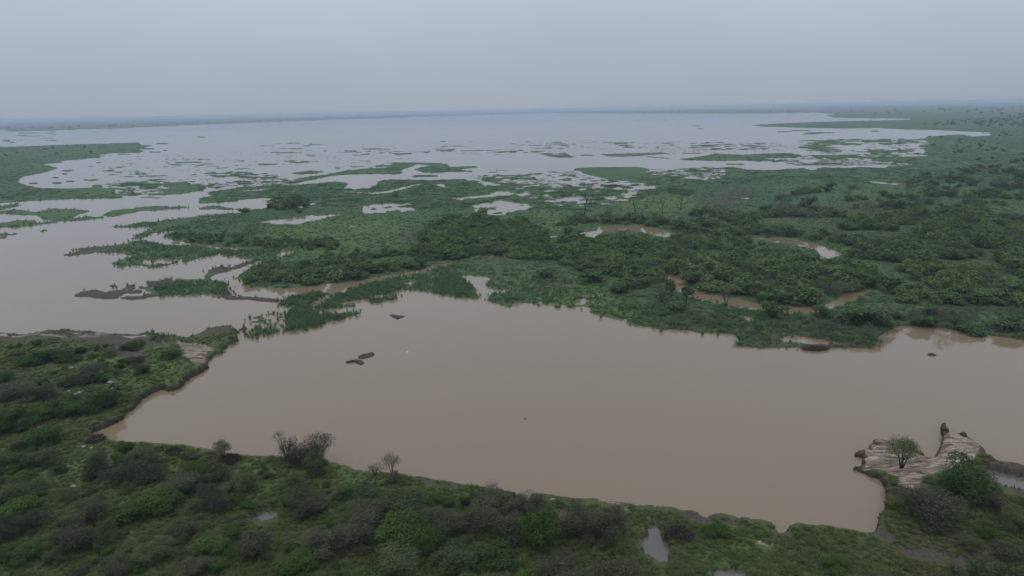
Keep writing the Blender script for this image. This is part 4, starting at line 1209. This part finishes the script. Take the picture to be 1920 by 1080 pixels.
REED = [tuft_mesh('reed_clump', 500 + i, 26, M_REED, 1.0, 0.3, 0.035, 0.3, 0.3) for i in range(3)]
TUFT = [tuft_mesh('grass_tussock', 520 + i, 22, M_GRASS, 0.6, 0.5, 0.05, 0.6, 0.34) for i in range(3)]
MTUFT = [tuft_mesh('sedge_tussock', 540 + i, 20, M_MARSHG, 0.55, 0.55, 0.06, 0.8, 0.36) for i in range(2)]
reed_src, tuft_src, sedge_src = [], [], []
for i, (x, y, lab) in enumerate([(1062, 433, 'sedge tussock at the south end of the bright marsh lawn beside the post like stump'), (1020, 420, 'sedge tussock on the bright marsh lawn right of the crooked dead trunk')]):
    p = to_ground(x, y, 0.3)
    o = link('sedge_tussock', MTUFT[i]); o.location = (p[0], p[1], ground_z(p[0], p[1])[0]); o.scale = (2.6, 2.6, 1.8)
    tag(o, lab, 'tussock'); sedge_src.append(o)
for i, (x, y) in enumerate([(462,628),(470,626),(474,622),(478,630),(466,633),(484,616),(487,611),(497,607),(503,609),(507,603),(514,612),(508,616),(519,607),(522,601),(524,596),(521,622),(513,620),(500,618),(528,611),(490,622),(482,636),(474,634),(527,590),(520,590),(1011,572),(1043,576),(1048,577),(1068,577),(1075,575),(1240,622),(1248,618),(1180,604),(1190,607),(1203,610),(706,568),(725,562),(742,556)]):
    p = to_ground(x, y, 0.0)
    o = link('reed_clump', REED[i % 3]); o.location = (p[0], p[1], -0.05)
    o.scale = (rnd.uniform(1.0, 1.7),) * 2 + (rnd.uniform(0.8, 1.3),); o.rotation_euler = (0, 0, rnd.uniform(0, 6))
    if y > 589 and x < 530: lab, g = 'small reed clump standing in the shallow gap between the two spits', 'reed clumps in the shallow gap'
    elif x < 800: lab, g = 'reed clump at the outer edge of the reed strip', 'reed clumps off the reed strip'
    else: lab, g = 'reed clump standing off the north shore of the near lake', 'reed clumps off the north shore'
    tag(o, lab, 'reeds', g)
    if i < 3: reed_src.append(o)
for i, (x, y) in enumerate([(1112,1048),(1122,1052),(1135,1050),(1148,1046),(1158,1040),(1164,1034),(1340,996),(1352,1003),(1330,1005),(1560,1070),(1575,1066),(1548,1062)]):
    p = to_ground(x, y, 0.8)
    z, s = ground_z(p[0], p[1])
    o = link('grass_tussock', TUFT[i % 3]); o.location = (p[0], p[1], z)
    o.scale = (rnd.uniform(1.3, 1.9),) * 2 + (rnd.uniform(1.1, 1.6),); o.rotation_euler = (0, 0, rnd.uniform(0, 6))
    if x < 1300: lab, g = 'pale green grass tussock in the row left of the cross shaped puddle', 'tussocks left of the cross shaped puddle'
    elif x < 1400: lab, g = 'grass tussock around the low green bush by the brush heap', 'tussocks by the brush heap'
    else: lab, g = 'grass tussock around the low shrub on the bottom edge of the east lawn', 'tussocks on the east lawn'
    tag(o, lab, 'tussock', g)
    if i < 3: tuft_src.append(o)

# ------------------------------------------------------------------ scattered masses
def scatter(name, P, scl, rot, idx, sources):
    P = np.asarray(P, np.float32)
    me = bpy.data.meshes.new(name)
    me.vertices.add(len(P)); me.vertices.foreach_set('co', P.ravel())
    for nm, ty, arr, key in (('scl', 'FLOAT_VECTOR', scl, 'vector'), ('rotz', 'FLOAT', rot, 'value'), ('idx', 'INT', idx, 'value')):
        a = me.attributes.new(nm, ty, 'POINT'); a.data.foreach_set(key, np.ascontiguousarray(arr).ravel())
    o = link(name, me)
    ng = bpy.data.node_groups.new(name, 'GeometryNodeTree')
    ng.interface.new_socket('Geometry', in_out='INPUT', socket_type='NodeSocketGeometry')
    ng.interface.new_socket('Geometry', in_out='OUTPUT', socket_type='NodeSocketGeometry')
    L, ND = ng.links.new, ng.nodes.new
    gi, go = ND('NodeGroupInput'), ND('NodeGroupOutput')
    inst, join = ND('GeometryNodeInstanceOnPoints'), ND('GeometryNodeJoinGeometry')
    for s in sources:
        oi = ND('GeometryNodeObjectInfo'); oi.inputs['Object'].default_value = s; oi.transform_space = 'ORIGINAL'
        g2 = ND('GeometryNodeGeometryToInstance')
        L(oi.outputs['Geometry'], g2.inputs[0]); L(g2.outputs[0], join.inputs[0])
    def named(n, ty):
        a = ND('GeometryNodeInputNamedAttribute'); a.data_type = ty; a.inputs['Name'].default_value = n
        return [q for q in a.outputs if q.enabled and q.name == 'Attribute'][0]
    cx = ND('ShaderNodeCombineXYZ'); L(named('rotz', 'FLOAT'), cx.inputs[2])
    L(gi.outputs[0], inst.inputs['Points']); L(join.outputs[0], inst.inputs['Instance'])
    inst.inputs['Pick Instance'].default_value = True
    L(named('idx', 'INT'), inst.inputs['Instance Index']); L(named('scl', 'FLOAT_VECTOR'), inst.inputs['Scale'])
    L(cx.outputs[0], inst.inputs['Rotation'])
    L(inst.outputs[0], go.inputs[0])
    md = o.modifiers.new('scatter', 'NODES'); md.node_group = ng
    return tag(o, kind='stuff')

def in_poly(x, y, poly):
    P = np.array(poly, float); c = np.zeros(len(x), bool)
    for (x1, y1), (x2, y2) in zip(P, np.roll(P, -1, 0)):
        m = ((y1 > y) != (y2 > y))
        c ^= m & (x < (x2 - x1) * (y - y1) / (y2 - y1 + 1e-12) + x1)
    return c

def horizon_y(x): return 224.0 - 0.0198 * x

def sample_zone(poly, n, rng, power=1.6):
    P = np.array(poly, float)
    lo, hi = P.min(0), P.max(0)
    out = []
    tot = 0
    while tot < n:
        x = rng.uniform(lo[0], hi[0], 6000); y = rng.uniform(lo[1], hi[1], 6000)
        dy = y - horizon_y(x)
        ok = in_poly(x, y, poly) & (dy > 2)
        w = (np.maximum(dy, 2) / max(3.0, lo[1] - horizon_y((lo[0] + hi[0]) / 2))) ** -power
        ok &= rng.uniform(0, 1, 6000) < np.clip(w, 0, 1)
        out.append(np.stack([x[ok], y[ok]], 1)); tot += ok.sum()
        if not ok.any() and len(out) > 400: break
    return np.concatenate(out)[:n]

def ground_many(q, z=0.3):
    D = np.stack([(q[:, 0] - 960) / FOCAL, -(q[:, 1] - 540) / FOCAL, -np.ones(len(q))], 0)
    D = R3 @ D
    k = (z - CAM_H) / D[2]
    return D[0] * k, D[1] * k

ZONES = [  # outline, count, width range (m), kinds, label for the larger single bushes, group
 ([(785,440),(830,418),(900,400),(960,412),(1010,436),(1005,448),(1100,448),(1250,450),(1330,452),(1400,470),(1300,490),(1235,506),(1235,530),(1255,560),(1200,545),(1210,525),(1100,512),(1040,490),(960,485),(880,478),(850,490),(800,470)], 1900, (2.0, 6.5), ('midg','midg','midg','midg','midd'), 'rounded green bush in the thicket between the brown channel and the winding river', 'bushes in the thicket west of the winding river'),
 ([(1245,505),(1240,480),(1330,458),(1400,452),(1450,460),(1500,492),(1590,486),(1620,470),(1920,440),(2340,470),(2340,590),(1920,575),(1700,570),(1660,545),(1600,545),(1560,565),(1500,572),(1420,568),(1330,550),(1290,530)], 3600, (2.4, 7.5), ('midg','midg','midg','midg','midd','midb'), 'leafy green bush in the dense thicket inside the river bend', 'bushes in the thicket inside the river bend'),
 ([(455,530),(470,505),(560,490),(680,480),(800,470),(850,488),(780,505),(700,518),(600,534),(520,538)], 520, (1.8, 5.0), ('midg','midg','midg','midd'), 'green bush on the promontory facing the brown channel', 'bushes on the promontory'),
 ([(1040,425),(1090,410),(1200,405),(1300,400),(1420,405),(1600,400),(1920,400),(1920,450),(1700,470),(1600,472),(1480,444),(1330,443),(1260,432),(1200,421),(1110,422)], 1500, (2.0, 6.5), ('midg','midg','midd','midb'), 'grey green bush in the scrub north of the winding river', 'bushes in the scrub north of the winding river'),
 ([(330,440),(400,440),(560,450),(560,470),(400,462),(330,450)], 70, (2, 4), ('midd','midg'), 'low bush on the marsh edge above the thin creek', 'bushes above the thin creek'),
 ([(540,455),(620,455),(640,470),(560,470)], 40, (2.5, 4.5), ('midd',), 'dark bush right of the brown marsh pool', 'bushes right of the brown marsh pool'),
 ([(1640,600),(1700,590),(1920,590),(2340,640),(2340,680),(1920,628),(1780,608),(1700,604)], 70, (2.5, 5.0), ('midd','midb'), 'grey dark bush along the cut bank of the near lake', 'bushes along the cut bank'),
 ([(1180,590),(1300,575),(1420,590),(1560,600),(1640,630),(1630,648),(1500,640),(1400,640),(1300,615)], 70, (1.4, 3.0), ('midg','midb'), 'low bush among the reeds on the north shore', 'low bushes on the north shore'),
 ([(1400,395),(1500,360),(1700,340),(1920,300),(2340,310),(2340,420),(1920,410),(1600,405)], 900, (2.2, 7.5), ('midd','midg','midb','midg'), 'dark bush in the open scrub toward the right edge', 'bushes in the open scrub'),
 ([(1780,225),(1920,218),(2340,205),(2340,240),(1920,238),(1720,236)], 800, (4, 8), ('midg','midb'), None, None),
 ([(1600,250),(1920,250),(2340,250),(2340,310),(1700,300)], 60, (2.5, 5.5), ('midd',), None, None),
 ([(0,255),(260,268),(260,290),(100,300),(0,300),(-420,300),(-420,280)], 60, (3, 6), ('midd',), None, None),
 ([(500,380),(570,372),(580,392),(500,394)], 26, (3, 6), ('midd',), 'dark bush in the clump between the tidal ponds', 'bushes in the marsh clump'),
 ([(1500,196),(2340,182),(2340,215),(1800,217),(1600,216)], 500, (9, 16), ('midd',), None, None),
 ([(-420,252),(0,242),(400,229),(640,220),(960,209),(1500,206),(1500,211),(1000,212),(640,223),(400,232),(0,247),(-420,266)], 420, (9, 18), ('midd',), None, None),
 ([(0,655),(180,650),(300,690),(200,760),(100,800),(60,900),(300,850),(560,900),(900,930),(1000,1000),(900,1100),(0,1100),(-300,1100),(-420,700)], 520, (0.6, 2.2), ('olive','dark','leafy','leafy','olive','thorn'), None, None),
 ([(1660,930),(1920,940),(2340,1000),(2340,1200),(1700,1020)], 90, (0.6, 2.2), ('thorn','olive','leafy'), None, None),
 ([(-420,1135),(2340,1135),(2340,1240),(-420,1240)], 130, (3.0, 6.0), ('thorn','thorn','olive','leafy','dark'), None, None),
 ([(-420,640),(-20,660),(-20,1090),(-420,1100)], 130, (3.0, 6.0), ('thorn','thorn','olive','leafy','dark'), None, None),
]
rng = np.random.default_rng(77)
cand = []
for zi, (poly, n, (w0, w1), kinds, lab, grp) in enumerate(ZONES):
    q = sample_zone(poly, n, rng)
    X, Y = ground_many(q)
    z, s = field(X, Y)
    ws = rng.uniform(w0, w1, len(q)) * (0.7 + 0.6 * fbm(X / 30, Y / 30, 2, 61))
    clump = fbm(X / 18, Y / 18, 2, 63)
    ok = (s > 0.2) & (clump > (0.30 if zi in (0, 1, 2) else 0.45 if zi in (3, 8) else 0.0)) & (PUD.at(q[:, 0], q[:, 1]) < 0.1) & ((PUDW.at(q[:, 0], q[:, 1] - 6) < 0.04) | (q[:, 1] < 640))
    back = CAM_H / (CAM_H - 0.72 * ws)              # keep the tall ones off the water's near edge
    sb = [field(X * (1 + (back - 1) * f), Y * (1 + (back - 1) * f))[1] for f in (0.4, 0.75, 1.0)]
    if zi in (0, 1, 2, 3, 7): ok &= (np.min(sb, 0) > -0.1) | (rng.uniform(0, 1, len(X)) < 0.1)
    for i in np.nonzero(ok)[0]:
        cand.append((X[i], Y[i], z[i], ws[i], zi, kinds[rng.integers(len(kinds))], q[i, 0], q[i, 1]))
# thin out bushes that grow into each other
cell = {}
keep = []
for c in cand:
    near = math.hypot(c[0], c[1])
    gx, gy = int(c[0] // 4), int(c[1] // 4)
    clash = False
    for i in (-1, 0, 1):
        for j in (-1, 0, 1):
            for d in cell.get((gx + i, gy + j), ()):
                if (d[0] - c[0]) ** 2 + (d[1] - c[1]) ** 2 < (0.21 * (d[3] + c[3])) ** 2:
                    clash = True; break
    if not clash:
        keep.append(c); cell.setdefault((gx, gy), []).append(c)
print('bushes', len(cand), len(keep))
def screen(c): return c[3] / math.hypot(c[0], c[1])
single_ok = [c for c in keep if ZONES[c[4]][4] and 0 < c[6] < 1920]
single_ok.sort(key=screen, reverse=True)
singles = single_ok[:185]
sid = set(id(c) for c in singles)
for c in singles:
    lab, grp = ZONES[c[4]][4:6]
    hue = {'midg': 'leafy green', 'midd': 'dark green', 'midb': 'grey twiggy'}[c[5]]
    u, v = c[6], c[7]
    if c[4] == 0: where = 'at the west end of the thicket by the brown channel head' if u < 900 else 'in the thicket just below the bright marsh lawn' if u < 1060 and v < 470 else 'in the thicket above the clear north lawn' if u < 1150 else 'in the thicket under the upper river bend' if v < 490 else 'by the upper end of the lower river reach'
    elif c[4] == 1: where = ('between the two river reaches on the west' if v < 510 else 'on the far bank of the lower river reach') if u < 1420 else ('below the hooked pool' if v < 525 else 'over the east end of the lower river reach') if u < 1640 else ('on the right hand slope beyond the hooked pool' if v < 510 else 'behind the shore thicket near the right edge')
    else: where = None
    if where: lab = hue + ' bush ' + where; grp = hue + ' bushes ' + where
    else: lab = lab.replace('bush', hue.split()[0] + ' bush', 1) if hue.split()[0] not in lab else lab
    place_plant(c[5], c[0], c[1], c[3], c[3] * rnd.uniform(0.5, 0.72), lab, grp if where else hue + ' ' + grp)
rest = [c for c in keep if id(c) not in sid]
for kinds, nm in ((('midg', 'midd', 'midb'), 'distant_scrub'), (('thorn', 'olive', 'leafy', 'dark'), 'undergrowth')):
    srcs = []; span = {}
    for k in kinds:
        lst = list(CROWN_SRC.get(k, {}).values())[:4]
        span[k] = (len(srcs), len(lst)); srcs += lst
    C = [c for c in rest if c[5] in kinds]
    nS = len(srcs)
    idx = np.array([nS - 1 - (span[c[5]][0] + rnd.randrange(span[c[5]][1])) for c in C], np.int32)   # joined geometry lists its inputs last first
    hs = np.array([c[3] * rnd.uniform(0.48, 0.75) for c in C])
    W = np.array([c[3] for c in C])
    scatter(nm, [(c[0], c[1], c[2] - 0.06) for c in C], np.stack([W, W, hs], 1).astype(np.float32), rng.uniform(0, 6.28, len(C)).astype(np.float32), idx, srcs)

# grass over the near ground, rank marsh grass farther out, reeds along the marsh shores
def grass_mass(name, polys_n, size, hgt, srcs, smin=0.12, test=None, stray=0.0):
    Q = np.concatenate([sample_zone(p, n, rng, pw) for p, n, pw in polys_n])
    X, Y = ground_many(Q, 0.5)
    z, s = field(X, Y)
    ok = (s > smin) & (PUD.at(Q[:, 0], Q[:, 1]) < 0.12) & (SAND_R.at(Q[:, 0], Q[:, 1]) < 0.35 + 0.3 * rng.uniform(-1, 1, len(X)))
    ok &= MUD_R.at(Q[:, 0], Q[:, 1]) < rng.uniform(0.15, 1.0, len(X))
    ok &= PUDW.at(Q[:, 0], Q[:, 1] - 3) < 0.22
    ok &= (Q[:, 1] < 660) | (NEARB.at(Q[:, 0], Q[:, 1]) > 0.89)
    if test is not None: ok &= test(Q, X, Y, s)
    X, Y, z = X[ok], Y[ok], z[ok]
    if stray:                                     # some stalks stand out in the shallows
        X = X + rng.normal(size=len(X)) * stray; Y = Y + rng.normal(size=len(X)) * stray
        z = np.maximum(field(X, Y)[0], -0.06)
    cl = fbm(X / 5, Y / 5, 2, 71)
    f = rng.uniform(0.6, 1.3, len(X)) * (0.5 + cl)
    W = size * f; H = hgt * f
    scatter(name, np.stack([X, Y, z], 1), np.stack([W, W, H], 1).astype(np.float32), rng.uniform(0, 6.28, len(X)).astype(np.float32), rng.integers(0, len(srcs), len(X)).astype(np.int32), srcs)
near_poly = [(-420,625),(470,612),(400,700),(200,815),(620,872),(1000,935),(1640,1008),(1660,900),(1600,850),(1780,800),(1920,870),(2340,900),(2340,1150),(-420,1150)]
mid_poly = [(300,430),(450,395),(500,350),(640,340),(870,335),(1030,365),(1100,392),(1200,365),(1300,335),(1920,310),(2340,330),(2340,720),(1920,640),(1640,660),(1380,650),(1100,590),(960,576),(770,545),(520,545),(440,520)]
far_poly = [(370,340),(640,305),(840,305),(1000,355),(1200,330),(1280,290),(1500,262),(1920,235),(2340,235),(2340,340),(1300,345),(1100,395),(500,385),(380,380)]
grass_mass('grass', [(near_poly, 46000, 1.0)], 0.62, 0.45, tuft_src)
grass_mass('marsh_grass', [(mid_poly, 40000, 1.2)], 0.95, 0.6, sedge_src, 0.15)
far_west = [(-420,285),(260,266),(280,290),(100,305),(80,350),(250,372),(0,382),(-420,400)]
grass_mass('far_marsh_grass', [(far_poly, 9000, 1.0), (far_west, 4000, 1.0)], 3.2, 0.9, sedge_src, 0.1)
mq = []
for poly, v in MINGLED[:18]:                      # thin emergent sedge over the flooded flats
    mq.append((poly, int(260 + 900 * v), 0.9))
Q = np.concatenate([sample_zone(p_, n_, rng, pw_) for p_, n_, pw_ in mq])
X, Y = ground_many(Q, 0.0)
ok = (fbm(Q[:, 0] / 40, Q[:, 1] / 7, 2, 97) > 0.47) & (Q[:, 1] < 375)
X, Y = X[ok], Y[ok]
z = np.clip(field(X, Y)[0], -0.05, 0.4)
W = rng.uniform(0.8, 3.2, len(X)); H = rng.uniform(0.35, 0.8, len(X))
scatter('emergent_sedge', np.stack([X, Y, z], 1), np.stack([W, W, H], 1).astype(np.float32), rng.uniform(0, 6.28, len(X)).astype(np.float32), rng.integers(0, 2, len(X)).astype(np.int32), sedge_src)
bays = [(100,440),(450,390),(560,470),(500,570),(700,600),(520,630),(380,660),(120,570)]
west = [(0,380),(450,330),(450,440),(0,450)]
north = [(520,545),(800,480),(960,510),(1200,540),(1650,590),(1640,660),(1380,650),(1100,595),(960,580),(770,560),(540,630)]
beds = [([(525,568),(545,556),(590,547),(618,551),(585,567),(582,576),(540,577)], 330, 0.3), ([(530,603),(545,580),(582,582),(610,590),(677,587),(620,602),(560,620),(530,624)], 600, 0.3), ([(587,580),(605,568),(650,546),(700,533),(770,522),(770,544),(700,569),(640,577)], 800, 0.3), ([(780,520),(870,520),(900,560),(780,545)], 330, 0.3), ([(290,530),(330,525),(420,527),(430,550),(300,556)], 330, 0.3), ([(250,452),(400,466),(470,468),(470,482),(300,497),(220,497)], 420, 0.3)]
grass_mass('reed_beds', beds, 0.9, 0.95, reed_src, 0.02, None, 0.8)
grass_mass('reeds', [(bays, 9000, 0.6), (west, 3500, 0.6), (north, 4500, 0.8)], 0.85, 0.95, reed_src, 0.02, lambda Q, X, Y, s: (s < 0.42) | (fbm(X / 9, Y / 9, 2, 81) > 0.55), 1.1)
